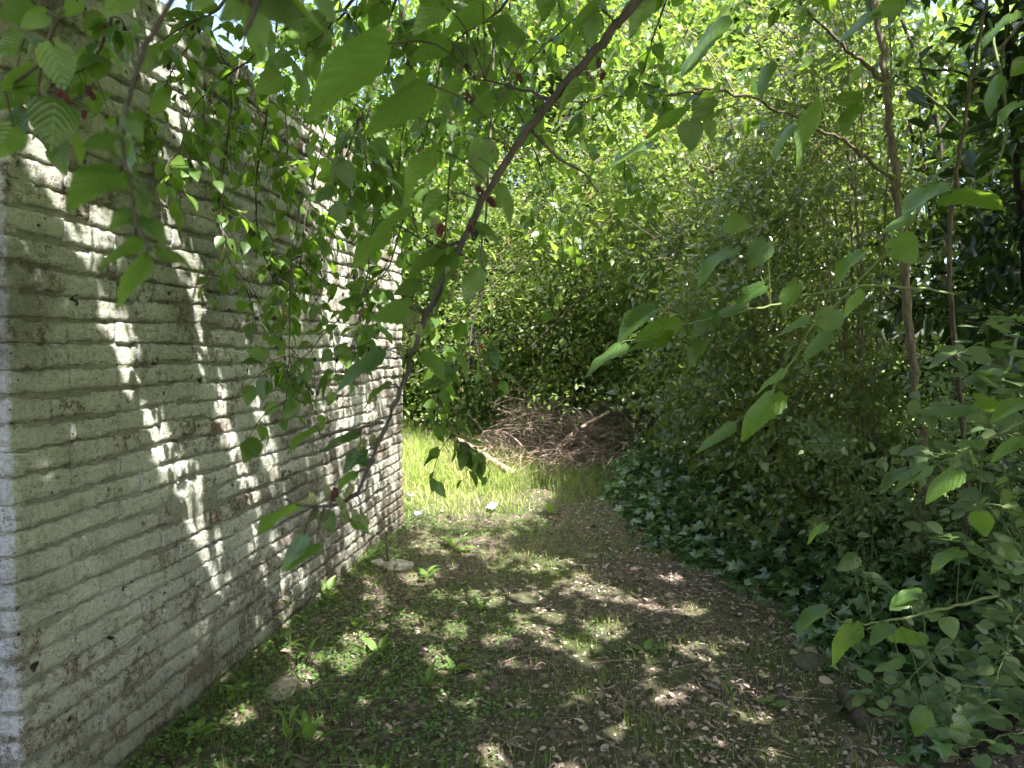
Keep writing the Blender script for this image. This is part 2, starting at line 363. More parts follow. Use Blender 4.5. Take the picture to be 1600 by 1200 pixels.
F2 = [(base+1, base, base+3, base+2), (c0, base, base+1, c1), (c1, base+1, base+2, c2), (c3, c2, base+2, base+3), (base, c0, c3, base+3)]
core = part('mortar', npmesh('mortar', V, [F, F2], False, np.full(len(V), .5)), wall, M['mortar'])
# brick variants: rounded, chipped faces
VS = [-1, -.94, -.82, -.45, 0, .45, .82, .94, 1]
def brick_mesh(k, L, nu=18, nv=8):
    V = []; F = []; r = random.Random(k)
    sd = Vector((k*7.3, k*3.1, 0)); cx = [r.uniform(-.012, .012) for _ in range(4)]
    for a in range(nv+1):
        for b in range(nu+1):
            u = b/nu*2-1; v = VS[a]
            eu = max(0, abs(u)-.96)/.04; ev = max(0, abs(v)-.78)/.22
            x = u*L/2; z = v*BH/2
            z += (.006*mnoise.noise(Vector((u*2.3, v*.4, 0))+sd)+.0035*mnoise.noise(Vector((u*9, v*.5, 6))+sd))*(.4+abs(v)); x += .004*mnoise.noise(Vector((v*2, 5, u*.3))+sd)
            y = -.003*eu**2-.0055*ev**2
            chip = max(0, mnoise.noise(Vector((u*5+11, (1 if v > 0 else -1)*3, 3))+sd)-.18)*ev; y -= .03*chip; z -= math.copysign(.02*chip, v)
            y += .003*mnoise.noise(Vector((u*3.2, v*1.6, 2))+sd)+.003*mnoise.noise(Vector((u*7, v*3, 9))+sd)+.0022*mnoise.noise(Vector((u*17, v*6, 19))+sd)
            V.append((x, y, z))
    n1 = nu+1
    for a in range(nv):
        for b in range(nu): F.append((a*n1+b, a*n1+b+1, (a+1)*n1+b+1, (a+1)*n1+b))
    # back ring
    ring = [b for b in range(n1)]+[a*n1+nu for a in range(1, nv+1)]+[nv*n1+b for b in range(nu-1, -1, -1)]+[a*n1 for a in range(nv-1, 0, -1)]
    b0 = len(V)
    for q in ring: V.append((V[q][0], -.05, V[q][2]))
    m = len(ring)
    for q in range(m): F.append((ring[(q+1) % m], ring[q], b0+q, b0+(q+1) % m))
    V = [(x, -y, z) for x, y, z in V]   # outward is -Y local -> flipped below
    return np.array(V), np.array(F)
VAR = {}
for kind, L in (('s', BL-.001), ('h', BL/2-.001), ('q', BL/4+.02)):
    VAR[kind] = [brick_mesh(k+{'s': 0, 'h': 40, 'q': 80}[kind], L) for k in range(14 if kind == 's' else 6)]
VARM = {k: [npmesh('brick', v, [f[:, ::-1]], True, np.full(len(v), 0.0)) for v, f in l] for k, l in VAR.items()}
# local brick axes: x along wall, -y outwards, z up
ANG = math.atan2(WDIR[1], WDIR[0])
placed = []
nc = int(round(WTOP/COURSE))
for c in range(-1, nc):
    h = (c+.5)*COURSE; s = 0.0; flem = (c % 2 == 0)
    seq = []
    if flem: pat = ['s', 's', 's', 'h']
    else: pat = ['h', 's', 's', 's']
    q = 0; s = 0.0
    while s < WLEN-.03:
        k = pat[q % 4] if (c % 4 != 3) else ('h' if q % 2 else 's'); q += 1
        L = BL if k == 's' else BL/2
        if s+L > WLEN+.01: k, L = ('h', BL/2) if WLEN-s > .09 else ('q', BL/4)
        if s+L > WLEN+.07: break
        placed.append((s+L/2, h, k)); s += L
def brick_M(s, h, k):
    wob = .017*mnoise.noise(Vector((s*1.9, h*3.4, 1.0)))+.010*mnoise.noise(Vector((s*4.6, h*9, 4.0)))+rnd(-.003, .003)
    out = rnd(-.006, .004)+.007*mnoise.noise(Vector((s*1.2, h*1.2, 8)))
    p = wpt(s, h+wob, out)
    R = Matrix.Rotation(ANG, 4, 'Z') @ Matrix.Rotation(rnd(-.018, .018)+.02*mnoise.noise(Vector((s*2, h*3, 6))), 4, 'Y') @ Matrix.Rotation(rnd(-.02, .02), 4, 'Z')
    return Matrix.Translation(Vector(p)) @ R @ Matrix.Diagonal((rnd(.985, 1.01), 1, rnd(.88, 1.13), 1))
def shown(s, h):
    p = wpt(s, h); d = (p-CAM) @ FWD
    u = 800+FPX*((p-CAM) @ RGT)/d; v = 600-FPX*((p-CAM) @ UPV)/d
    inside = (-10 < u < 1610) and (-15 < v < 1215) and h > -.02
    return (1/d/d*abs(WNRM @ unit((CAM-p)[:2]))) if inside else 0
scored = sorted(placed, key=lambda b: -shown(b[0], b[1]))
restV, restF, restR, ro = [], [], [], 0
def add_rest(Mx, k):
    global ro
    v, f = random.choice(VAR[k]); vv = np.c_[v, np.ones(len(v))] @ np.array(Mx).T
    restV.append(vv[:, :3]); restF.append(f[:, ::-1]+ro); restR.append(np.full(len(v), random.random())); ro += len(v)
T0 = Matrix.Translation(-Vector((*WALL_A, 0)))
for idx, (s, h, k) in enumerate(scored):
    Mx = brick_M(s, h, k)
    if idx < 300: 
        o = link('brick', random.choice(VARM[k]), wall, M['brick']); o.matrix_local = T0 @ Mx
    else: add_rest(Mx, k)
# the return of the wall at the near corner (faces the camera, runs left out of frame)
for c in range(-1, nc):
    s = .012
    for q in range(6):
        kk = 'h' if (q == 0 and c % 2) else 's'; L = BL/2 if kk == 'h' else BL
        p = WALL_A - WNRM*(s+L/2)
        wob = .006*mnoise.noise(Vector((s*3, c*.7, 14)))
        Mx = Matrix.Translation(Vector((p[0]-WDIR[0]*.002, p[1]-WDIR[1]*.002, (c+.5)*COURSE+wob))) @ Matrix.Rotation(ANG-math.pi/2, 4, 'Z') @ Matrix.Rotation(rnd(-.015, .015), 4, 'Y')
        add_rest(Mx, kk); s += L
# broken bricks along the top course
for q in range(14):
    s = rnd(.2, WLEN-.2); Mx = Matrix.Translation(Vector(wpt(s, WTOP+.028, rnd(-.10, -.04)))) @ Matrix.Rotation(ANG+rnd(-.15, .15), 4, 'Z') @ Matrix.Rotation(rnd(-.1, .1), 4, 'Y')
    add_rest(Mx, random.choice('sh'))
rest = part('distant_bricks', npmesh('distant_bricks', np.concatenate(restV), [np.concatenate(restF)], True, np.concatenate(restR)), wall, M['brick']); rest['kind'] = 'stuff'

# ------------------------------------------------------------------ berries
def berry_mesh(name):
    bm = bmesh.new()
    for k in range(26):
        a = k*2.399; t = (k+.5)/26; z = (t-.5)*1.5; r = .42*math.sqrt(max(.05, 1-(z/.85)**2))
        bmesh.ops.create_icosphere(bm, subdivisions=1, radius=.2, matrix=Matrix.Translation((math.cos(a)*r, math.sin(a)*r, z)))
    me = bpy.data.meshes.new(name); bm.to_mesh(me); bm.free(); me.polygons.foreach_set('use_smooth', [True]*len(me.polygons)); return me
BM = {c: berry_mesh('berry') for c in ('black', 'red', 'green')}
for c in BM: BM[c].materials.append(M['berry_'+c])

# ------------------------------------------------------------------ mulberry trees
MUL = []
for k in range(9):
    V_, Tr, Qd, UV = mul_tpl(16, rnd(-.1, .45), rnd(-.45, .45), rnd(.05, .5), rnd(.01, .05), True, rnd(.05, .13))
    MUL.append((V_, Tr, Qd, UV))
MULM = [npmesh('leaf', v, [q], True, np.zeros(len(v)), uv) for v, t_, q, uv in MUL]
for me in MULM: me.materials.append(M['mulberry'])

class Tree:
    """a tree whose single leaves and berries are children of its branches"""
    def __init__(s, name, base, label, cat, cap):
        s.r = root(name, base, label, cat); s.off = Matrix.Translation(-Vector(base)); s.cap = cap; s.n = 0; s.rest = []; s.nb = 0
        s.branches = []
    def branch(s, pts, r0, r1, mat='twig', name='branch', n=5, jit=.0):
        ln = smoothline(pts, n, jit); acc = Acc(); acc.tube(ln, np.linspace(r0, r1, len(ln))*(1+.12*np.sin(np.arange(len(ln))*2.1)), 7)
        b = {'line': ln, 'acc': acc, 'name': name, 'mat': mat, 'kids': []}; s.branches.append(b); return b
    def leaf(s, b, base, tip, wd, nrm, prio=1.0):
        ln = np.linalg.norm(tip-base); b['kids'].append(('leaf', base, (tip-base), nrm, ln, wd, prio))
    def petiole(s, b, base, r=.0011):
        d = np.linalg.norm(b['line']-base, axis=1); a = b['line'][d.argmin()]
        if d.min() > .004: 
            mid = (a+base)/2+np.array((0, 0, .12*d.min())); b['acc'].tube(smoothline([a, mid, base], 3), r, 4)
    def berry(s, b, p, c, size): b['kids'].append(('berry', p, c, size)); s.petiole(b, p, .0007)
    def finish(s):
        alls = [(k[6], i, j) for i, b in enumerate(s.branches) for j, k in enumerate(b['kids']) if k[0] == 'leaf']
        keep = set((i, j) for _, i, j in sorted(alls, key=lambda a: -a[0])[:s.cap])
        for i, b in enumerate(s.branches):
            bo = link(b['name'], b['acc'].mesh(b['name']), s.r, M[b['mat']]); bo.matrix_parent_inverse = s.off
            for j, k in enumerate(b['kids']):
                if k[0] == 'leaf':
                    if (i, j) in keep:
                        o = link('leaf', random.choice(MULM), bo); o.matrix_local = leafmat(k[1], k[2], k[3], k[4], k[5])
                    else: s.rest.append(k)
                else:
                    o = link('berry', BM[k[2]], bo); o.matrix_local = Matrix.Translation(Vector(k[1])) @ Matrix.Rotation(rnd(-.6, .6), 4, 'X') @ Matrix.Rotation(rnd(-.6, .6), 4, 'Y') @ Matrix.Diagonal((k[3]*.8, k[3]*.8, k[3], 1))

def px_leaf(T, b, u0, v0, u1, v1, wpx, d, tilt=None):
    """a leaf seen from base pixel to tip pixel; wpx its seen width: the rest is roll about its axis"""
    B = P(u0, v0, d); lpx = math.hypot(u1-u0, v1-v0)
    tilt = rnd(-.35, .35) if tilt is None else tilt
    Tp = P(u1, v1, d*(1+tilt*lpx/FPX)); L = np.linalg.norm(Tp-B); wid = L*rnd(.62, .74)
    y = unit(Tp-B); view = unit(CAM-B); n0 = unit(view-y*(view @ y)); wapp = wpx/FPX*d; wid = max(wid, wapp)
    roll = math.acos(min(1, wapp/wid)); x0 = np.cross(y, n0)
    c = [n0*math.cos(roll)+x0*math.sin(roll)*sg for sg in (1, -1)]+[-n0*math.cos(roll)+x0*math.sin(roll)*sg for sg in (1, -1)]
    n = max(c, key=lambda q: q[2])
    T.leaf(b, B, Tp, wid/1.05, n, 10+lpx); T.petiole(b, B)

tree = Tree('mulberry_tree', (.95, -.95, 0), 'fruiting mulberry tree overhead whose leafy twigs hang before the wall', 'tree', 300)
trunk = tree.branch([(.95, -.95, -.1), (.9, -.9, .8), (.97, -.85, 1.7), (.9, -.8, 2.5), (.8, -.6, 3.1)], .085, .055, 'bark', 'trunk', 6, .004)
LIMBS = [[(.9, -.8, 2.5), (.6, 0, 3.1), (.25, 1.1, 3.35), (0, 2.4, 3.6), (-.35, 3.6, 3.95), (-.6, 5.0, 4.5)],
         [(.8, -.6, 3.1), (1.2, .4, 3.6), (1.5, 1.6, 3.9), (1.4, 3.0, 4.0), (1.2, 4.2, 4.6)],
         [(.9, -.8, 2.4), (.1, -.3, 2.9), (-.6, .4, 3.1), (-1.2, 1.3, 3.2), (-1.6, 2.3, 3.5)],
         [(.85, -.7, 2.9), (1.8, -.8, 3.5), (2.9, -.9, 4.1), (3.8, -.8, 4.5)],
         [(.8, -.6, 3.1), (1.3, -1.5, 3.8), (1.9, -2.4, 4.3)],
         [(.8, -.6, 3.1), (.5, -.9, 3.9), (.6, -.5, 4.8), (.9, .5, 5.4)]]
for l in LIMBS: tree.branch(l, .038, .012, 'bark', 'limb', 6, .006)
def attach(px):
    """px = [(u, v, d)...]: the line in space, carried on from its first point to the nearest limb overhead"""
    pts = [P(*q) for q in px]; a = pts[0]; best = min((q for b in tree.branches if b['name'] == 'limb' for q in b['line'][3:]), key=lambda q: np.linalg.norm((q-a)*np.array((1, 1, .6)))+(5 if q[2] < a[2]+.1 else 0))
    d = unit(pts[0]-pts[1]); mid = a+d*min(.5, .5*np.linalg.norm(best-a))
    return [best, (best+mid)/2+np.array((0, 0, .05)), mid]+pts

# -- the near branch that crosses the picture, and its leaves
D0 = .92
main = tree.branch(attach([(1010, -20, .95), (955, 50, .95), (862, 155, .93), (790, 255, .92), (722, 378, .9), (668, 490, .88), (636, 580, .86), (600, 670, .84), (560, 770, .82)]), .0085, .0022, 'twig', 'branch', 6, .0012)
side = [[(862, 155, .93), (800, 135, .95), (745, 125, .97)], [(722, 378, .9), (690, 385, .9), (655, 372, .9)], [(668, 490, .88), (640, 480, .88)],
        [(600, 660, .84), (560, 668, .84), (500, 680, .85)], [(832, 205, .92), (870, 245, .95), (910, 270, .97), (935, 300, 1.0)], [(560, 770, .82), (520, 790, .82), (470, 790, .83), (445, 780, .84)]]
sb = [tree.branch([P(*q) for q in l], .0026, .0012, 'twig', 'branch', 4, .0008) for l in side]
NEAR = [(605, 68, 475, 182, 56, .80), (668, 130, 570, 217, 52, .84), (722, 128, 668, 178, 30, .95), (768, 147, 722, 192, 30, .95), (682, 235, 610, 305, 26, .9),
 (755, 215, 752, 290, 40, .93), (755, 5, 690, 58, 36, .9), (935, 12, 872, 70, 26, .95), (930, 15, 924, 80, 26, .97), (1018, -5, 972, 52, 32, .95), (908, 133, 860, 184, 26, .93),
 (645, 478, 577, 500, 42, .88), (592, 545, 510, 600, 26, .86), (640, 335, 560, 388, 24, .9), (690, 378, 622, 432, 22, .9), (700, 400, 684, 498, 40, .9), (690, 305, 650, 345, 30, .92),
 (560, 670, 495, 694, 14, .85), (498, 672, 445, 702, 15, .86), (572, 704, 532, 736, 22, .84), (556, 740, 522, 772, 18, .84), (475, 835, 427, 890, 26, .8), (494, 852, 450, 896, 17, .8), (462, 790, 402, 832, 14, .83),
 (506, 800, 520, 832, 28, .82), (548, 815, 583, 832, 20, .82), (610, 600, 565, 632, 12, .86), (655, 555, 700, 590, 20, .9), (735, 350, 795, 372, 22, .92), (780, 290, 800, 355, 26, .94),
 (800, 135, 745, 160, 22, .97), (600, 360, 540, 405, 20, .95), (770, 90, 735, 112, 18, .97), (845, 180, 800, 235, 26, .95), (700, 60, 640, 100, 34, .95), (820, 60, 770, 20, 26, .95), (690, 5, 640, 45, 36, .8),
 (745, 420, 720, 470, 28, .92), (655, 440, 615, 462, 26, .9), (585, 720, 545, 716, 14, .84)]
BERR = [(523, 773, 'red', .82), (512, 770, 'green', .82), (545, 768, 'green', .82), (533, 787, 'green', .81), (556, 805, 'green', .81), (540, 806, 'green', .81), (508, 806, 'green', .82), (488, 782, 'green', .83), (570, 812, 'green', .81), (490, 802, 'green', .83),
 (936, 98, 'red', .96), (942, 118, 'red', .96), (920, 120, 'green', .96), (928, 128, 'green', .95), (812, 122, 'red', .96), (806, 112, 'green', .96), (750, 300, 'red', .93), (735, 358, 'red', .9), (742, 368, 'black', .9), (688, 360, 'red', .9), (680, 350, 'green', .9),
 (650, 495, 'green', .87), (640, 505, 'green', .87), (655, 515, 'green', .87), (625, 545, 'green', .86), (700, 425, 'green', .88), (712, 432, 'green', .88), (705, 460, 'green', .88), (770, 230, 'green', .92), (742, 245, 'green', .92), (768, 315, 'red', .92), (583, 690, 'green', .84), (565, 695, 'green', .84), (785, 148, 'green', .95), (748, 118, 'green', .96), (718, 108, 'green', .97)]
def near_b(q, bs): return min(bs, key=lambda b: np.linalg.norm(b['line']-q, axis=1).min())
for l in NEAR: px_leaf(tree, near_b(P(l[0], l[1], l[5]), [main]+sb), *l)
for u, v, c, d in BERR: q = P(u, v, d); tree.berry(near_b(q, [main]+sb), q, c, rnd(.0085, .011))

# -- two twigs at the top left
b1 = tree.branch(attach([(100, -15, .8), (86, 35, .8), (64, 98, .8), (62, 135, .8), (55, 185, .81)]), .004, .0012, 'twig', 'branch', 5, .0008)
b1b = tree.branch([P(*q) for q in [(64, 98, .8), (30, 125, .82), (0, 140, .84), (-30, 150, .85)]], .0018, .0012, 'twig')
for l in [(84, 72, 100, 142, 55, .78), (86, 158, 80, 232, 72, .79), (72, 20, 30, 42, 28, .8), (58, 18, -5, 28, 44, .82), (38, 60, -8, 84, 38, .84), (62, 88, 30, 52, 30, .85), (58, 105, -8, 142, 36, .83), (30, 138, -12, 170, 40, .84), (20, 198, -10, 248, 48, .84), (92, 224, 93, 268, 28, .8), (122, 2, 100, 24, 26, .82), (40, 170, 25, 215, 26, .9)]: px_leaf(tree, near_b(P(l[0], l[1], l[5]), [b1, b1b]), *l)
for u, v, c in [(95, 20, 'green'), (92, 68, 'green'), (50, 80, 'green'), (70, 135, 'green'), (73, 150, 'green'), (70, 168, 'black'), (98, 150, 'red'), (104, 158, 'red'), (60, 95, 'green')]: tree.berry(b1, P(u, v, .8), c, .009)
b2 = tree.branch(attach([(275, -15, .5), (232, 60, .5), (209, 130, .5), (198, 175, .5), (192, 230, .5), (205, 300, .49), (218, 360, .48), (238, 392, .48)]), .0022, .0009, 'twig', 'branch', 5, .0005)
for l in [(190, 215, 128, 230, 36, .5), (198, 178, 222, 214, 30, .5), (195, 214, 216, 276, 30, .5), (186, 268, 103, 298, 46, .5), (205, 275, 222, 332, 26, .5), (205, 330, 170, 352, 26, .49), (212, 370, 152, 424, 28, .49), (226, 400, 167, 470, 28, .48), (244, 392, 322, 416, 22, .48), (212, 340, 262, 362, 20, .49), (200, 250, 165, 200, 20, .52), (215, 300, 240, 345, 18, .5)]: px_leaf(tree, b2, *l)
b3 = tree.branch(attach([(420, -40, .42), (410, -15, .42), (395, 10, .43)]), .0022, .001, 'twig')
for l in [(412, -12, 488, 48, 52, .42), (394, 6, 390, 98, 32, .44), (430, -20, 520, 32, 40, .42), (400, -10, 340, 25, 40, .44), (500, -12, 525, 38, 24, .5), (330, -20, 300, 18, 30, .5), (205, -20, 160, 22, 40, .5)]: px_leaf(tree, b3, *l)

# -- twigs further off, hanging in front of the wall and the clearing, fully leaved
def twig_leaves(T, b, n, size, mat_prio=1.0, t0=.25, berries=(), droop=.6):
    ln = b['line']; k = len(ln); side_ = 1
    for q in range(n):
        t = t0+(1-t0)*(q+rnd(0, .8))/n; i_ = min(k-2, int(t*(k-1))); p = ln[i_]+(ln[i_+1]-ln[i_])*random.random(); ax = unit(ln[i_+1]-ln[i_]); side_ = -side_
        lat = unit(np.cross(ax, unit(rng.normal(0, 1, 3))))
        d = unit(lat+.55*ax+np.array((0, 0, -droop))*rnd(.5, 1.5)); base = p+d*rnd(.012, .035); L = size*rnd(.6, 1.25)
        nr = unit(np.array((0, 0, 1))+rng.normal(0, .55, 3)+.4*np.array((SUN[0], SUN[1], 0))); nr = nr-d*(nr @ d)
        dist = np.linalg.norm(base-CAM); T.leaf(b, base, base+d*L, L*rnd(.6, .75), unit(nr), mat_prio*L/dist*FPX); T.petiole(b, base, .0008)
    for c in berries:
        i_ = random.randrange(k//3, k); p = ln[i_]+rng.normal(0, .012, 3)+np.array((0, 0, -.02)); T.berry(b, p, c, rnd(.007, .010))
def side_twigs(T, b, n, ln0, leafn, size, berries=()):
    L = b['line']; k = len(L)
    for q in range(n):
        i_ = random.randrange(k//3, k); ax = unit(L[min(i_+1, k-1)]-L[i_-1]); d = unit(np.cross(ax, rng.normal(0, 1, 3))+.5*ax+np.array((0, 0, -.5))); ll = ln0*rnd(.5, 1.3)
        t = T.branch([L[i_], L[i_]+d*ll*.5, L[i_]+d*ll*.85+np.array((0, 0, -.25*ll))], .0016, .0008, 'twig', 'branch', 3)
        twig_leaves(T, t, leafn, size, 1, .1, [random.choice(berries) for _ in range(random.randrange(0, 4))] if berries else ())
B_ = ['black', 'black', 'black', 'red', 'green', 'green']
HANG = [([(622, -10, 2.2), (605, 40, 2.2), (590, 90, 2.2), (575, 150, 2.2), (558, 195, 2.2), (540, 245, 2.2), (525, 300, 2.2)], 6, .20, 8, .065),
 ([(640, -10, 2.6), (580, 160, 2.5), (575, 215, 2.5), (586, 270, 2.5), (600, 340, 2.5)], 4, .16, 7, .06),
 ([(775, -10, 2.3), (762, 300, 2.1), (752, 380, 2.0), (755, 450, 2.0), (737, 510, 2.0), (730, 600, 2.0)], 4, .14, 5, .055),
 ([(700, 60, 2.6), (620, 380, 2.3), (575, 450, 2.2), (500, 530, 2.15), (450, 590, 2.1)], 5, .13, 6, .055),
 ([(470, -10, 2.4), (450, 42, 2.4), (400, 85, 2.35), (340, 130, 2.3), (300, 172, 2.3), (280, 240, 2.25)], 6, .16, 7, .06),
 ([(395, -10, 2.6), (370, 120, 2.5), (350, 250, 2.4), (345, 320, 2.35), (355, 400, 2.3), (395, 470, 2.3)], 6, .13, 8, .052),
 ([(440, -10, 2.7), (420, 150, 2.6), (400, 300, 2.5), (405, 370, 2.5), (420, 420, 2.5), (437, 460, 2.5)], 5, .13, 6, .055),
 ([(540, 60, 2.9), (510, 200, 2.8), (480, 320, 2.7), (470, 400, 2.7), (460, 470, 2.7)], 6, .16, 8, .06),
 ([(720, -10, 3.0), (700, 300, 2.7), (684, 480, 2.6), (682, 560, 2.6), (694, 640, 2.6), (712, 690, 2.6)], 7, .12, 8, .058),
 ([(660, -10, 3.2), (640, 150, 3.1), (620, 280, 3.0), (610, 400, 3.0), (560, 470, 2.9)], 6, .18, 8, .06),
 ([(560, -10, 3.4), (540, 120, 3.3), (530, 250, 3.2), (520, 380, 3.1)], 6, .18, 8, .06),
 ([(700, -10, 2.6), (690, 70, 2.6), (670, 150, 2.5), (650, 220, 2.5)], 5, .18, 9, .062),
 ([(800, -10, 3.0), (780, 90, 2.9), (820, 200, 2.8), (860, 300, 2.8), (880, 400, 2.8)], 5, .18, 7, .055),
 ([(1045, -10, 2.4), (1020, 60, 2.4), (1002, 120, 2.4), (995, 150, 2.4)], 3, .14, 5, .055),
 ([(940, -10, 2.7), (905, 25, 2.7), (850, 72, 2.7), (825, 102, 2.7), (800, 140, 2.7), (760, 220, 2.7)], 6, .17, 8, .06),
 ([(330, -10, 2.6), (300, 60, 2.5), (270, 110, 2.45), (240, 180, 2.4), (220, 230, 2.4)], 5, .13, 6, .055),
 ([(470, 300, 2.2), (455, 420, 2.1), (452, 540, 2.05), (448, 625, 2.0)], 3, .10, 5, .05),
 ([(680, -10, 4.2), (690, 90, 4.1), (720, 190, 4.0), (735, 280, 4.0), (728, 360, 4.0)], 6, .24, 9, .075),
 ([(850, -10, 4.4), (800, 60, 4.3), (745, 130, 4.2), (690, 230, 4.1), (650, 300, 4.1)], 6, .26, 9, .075),
 ([(900, -10, 3.8), (910, 90, 3.7), (940, 180, 3.6), (985, 260, 3.6), (1010, 320, 3.6)], 6, .22, 8, .07),
 ([(1100, -10, 3.8), (1060, 70, 3.7), (1010, 110, 3.6), (950, 130, 3.6)], 5, .2, 8, .07),
 ([(990, -10, 4.6), (960, 80, 4.5), (890, 170, 4.4), (850, 280, 4.4), (840, 350, 4.4)], 6, .26, 9, .075),
 ([(560, -10, 1.5), (540, 20, 1.5), (500, 60, 1.5), (470, 95, 1.5)], 3, .12, 5, .058),
 ([(360, -10, 1.6), (330, 20, 1.6), (290, 40, 1.6), (240, 70, 1.6)], 3, .12, 5, .058),
 ([(690, -10, 1.7), (660, 30, 1.7), (640, 60, 1.7), (610, 110, 1.7)], 3, .12, 5, .058),
 ([(800, -10, 1.6), (770, 25, 1.6), (730, 50, 1.6), (690, 90, 1.6)], 3, .12, 5, .058),
 ([(180, -10, 1.8), (175, 30, 1.8), (160, 70, 1.8), (130, 110, 1.8)], 3, .10, 5, .065),
 ([(460, -10, 3.6), (470, 60, 3.6), (490, 130, 3.5), (500, 180, 3.5)], 5, .2, 8, .07),
 ([(400, -10, 3.2), (420, 60, 3.2), (440, 140, 3.1), (450, 230, 3.0), (440, 300, 3.0)], 7, .24, 9, .07),
 ([(470, -10, 3.9), (490, 80, 3.9), (520, 170, 3.8), (540, 260, 3.8), (550, 340, 3.8)], 7, .26, 9, .075),
 ([(520, -10, 4.6), (550, 80, 4.6), (580, 180, 4.5), (600, 280, 4.4), (610, 370, 4.4)], 8, .28, 10, .08),
 ([(620, -10, 4.8), (640, 100, 4.8), (650, 220, 4.7), (640, 330, 4.6)], 7, .28, 10, .08),
 ([(300, -10, 3.0), (330, 50, 3.0), (360, 120, 3.0), (380, 190, 2.9)], 6, .2, 8, .07),
 ([(590, 300, 2.6), (575, 420, 2.5), (562, 500, 2.5), (545, 590, 2.45)], 4, .12, 6, .052)]
for px, ns_, tl, ln_, sz in HANG:
    hb = tree.branch(attach(px) if px[0][1] < 0 else [P(*q) for q in px], .006 if px[0][1] < 0 else .003, .0012, 'twig', 'branch', 4, .002)
    twig_leaves(tree, hb, 12, sz*1.05, 1, .4, random.choices(B_, k=4)); side_twigs(tree, hb, int(ns_*1.6)+1, tl*1.25, ln_, sz*1.05, B_)

def cluster(u0, v0, u1, v1, d, n, cols, r=.012):
    q0, q1 = P(u0, v0, d), P(u1, v1, d); b = tree.branch([q0, (q0+q1)/2+rng.normal(0, .01, 3), q1], .0016, .0007, 'twig', 'branch', 3)
    for k in range(n):
        t = random.random(); tree.berry(b, q0+(q1-q0)*t+rng.normal(0, r, 3), random.choice(cols), rnd(.0065, .0095))
    twig_leaves(tree, b, 5, .05, 1, 0)
for c in [(675, 530, 690, 610, 2.6, 14, ['black', 'red', 'black', 'green']), (690, 600, 715, 690, 2.6, 16, ['black', 'black', 'red']), (398, 365, 438, 462, 2.5, 14, ['black']), (345, 250, 352, 340, 2.4, 9, ['green', 'red', 'green']), (455, 595, 450, 650, 2.1, 7, ['red', 'black']), (540, 400, 560, 470, 2.5, 10, ['black', 'red', 'green']), (480, 420, 520, 450, 2.6, 8, ['black', 'red']), (620, 60, 600, 110, 2.2, 8, ['black', 'red']), (700, 120, 740, 170, 1.4, 8, ['red', 'green', 'red']), (320, 130, 340, 190, 2.4, 8, ['black', 'red', 'green']), (560, 20, 535, 60, 2.2, 7, ['black']), (830, 330, 850, 350, 2.8, 5, ['red', 'green']), (90, 130, 108, 165, .85, 6, ['red', 'green']), (740, 520, 755, 580, 2.0, 6, ['black', 'red'])]: cluster(*c)

# -- the unseen crown above: shades path and wall; gaps cut to place the sun patches
sa = unit(np.cross(SUN, (0, 0, 1))); sbv = np.cross(SUN, sa)
def sp2(p): p = np.asarray(p); return np.stack([p @ sa, p @ sbv], -1)
def WP(u, v):                          # pixel on the wall face
    r = FWD+(u-800)/FPX*RGT+(600-v)/FPX*UPV; n = np.array((*WNRM, 0)); t = ((np.array((*WALL_A, 0))-CAM) @ n)/(r @ n); return CAM+r*t
holes = []
for u, v, r in [(900, 915, 40), (955, 930, 38), (1005, 945, 24), (865, 965, 18), (830, 985, 22), (868, 1006, 26), (915, 1015, 18), (942, 985, 34), (1075, 955, 22), (1090, 1020, 28), (1010, 1043, 9), (900, 1095, 13), (1045, 1090, 12), (1120, 1172, 13), (700, 985, 30), (745, 935, 40), (650, 905, 26), (560, 1000, 30), (520, 1035, 40), (472, 1062, 26), (690, 1045, 10), (612, 1090, 9), (732, 1112, 12), (780, 1000, 20), (640, 975, 20), (800, 875, 60), (745, 855, 60), (690, 855, 50), (850, 880, 45), (505, 940, 20), (590, 940, 20), (820, 930, 24), (1040, 900, 24)]:
    g = G(u, v); holes.append((*sp2(g), r/FPX*np.linalg.norm(g-CAM)*.72))
_r = random.Random(21)
for _ in range(90):
    yy = _r.uniform(2.1, 6.0); xx = _r.uniform(float(wall_x(yy))+.1, 1.15); holes.append((*sp2(np.array((xx, yy, 0.0))), _r.uniform(.0, .045)))
for gx_, gy_, r in [(-.5, 6.5, .5), (-.1, 6.9, .5), (-.6, 7.3, .6), (-.3, 8.1, .6), (-.7, 8.6, .6), (.2, 7.4, .35), (.1, 6.2, .3), (-.9, 9.4, .7), (.3, 8.8, .3), (-.2, 9.6, .4)]: holes.append((*sp2(np.array((gx_, gy_, .2))), r))
STREAK = [[(160, 420, 9), (178, 495, 15), (205, 562, 17), (232, 635, 17), (252, 695, 15), (288, 757, 16), (325, 822, 17), (340, 880, 18), (366, 940, 20), (402, 1003, 20), (422, 1045, 16)], [(268, 340, 12), (300, 415, 13), (318, 500, 14), (330, 570, 14), (346, 645, 13)], [(362, 695, 13), (394, 775, 14)], [(108, 335, 8), (134, 395, 8)], [(150, 345, 8), (170, 362, 8)],
          [(390, 540, 9), (402, 630, 10), (424, 720, 10)], [(40, 215, 10), (90, 240, 9)], [(240, 100, 14), (300, 215, 12)], [(262, 30, 14), (285, 90, 12)], [(430, 830, 9), (470, 905, 11)], [(395, 845, 7), (405, 885, 7)]]
for st in STREAK:
    a_ = np.array(st, float); m_ = np.linspace(0, len(a_)-1, (len(a_)-1)*4+1)
    for q in m_:
        u, v, r = [np.interp(q, range(len(a_)), a_[:, c]) for c in range(3)]; g = WP(u, v); holes.append((*sp2(g), r/FPX*np.linalg.norm(g-CAM)*.9))
holes = np.array(holes)
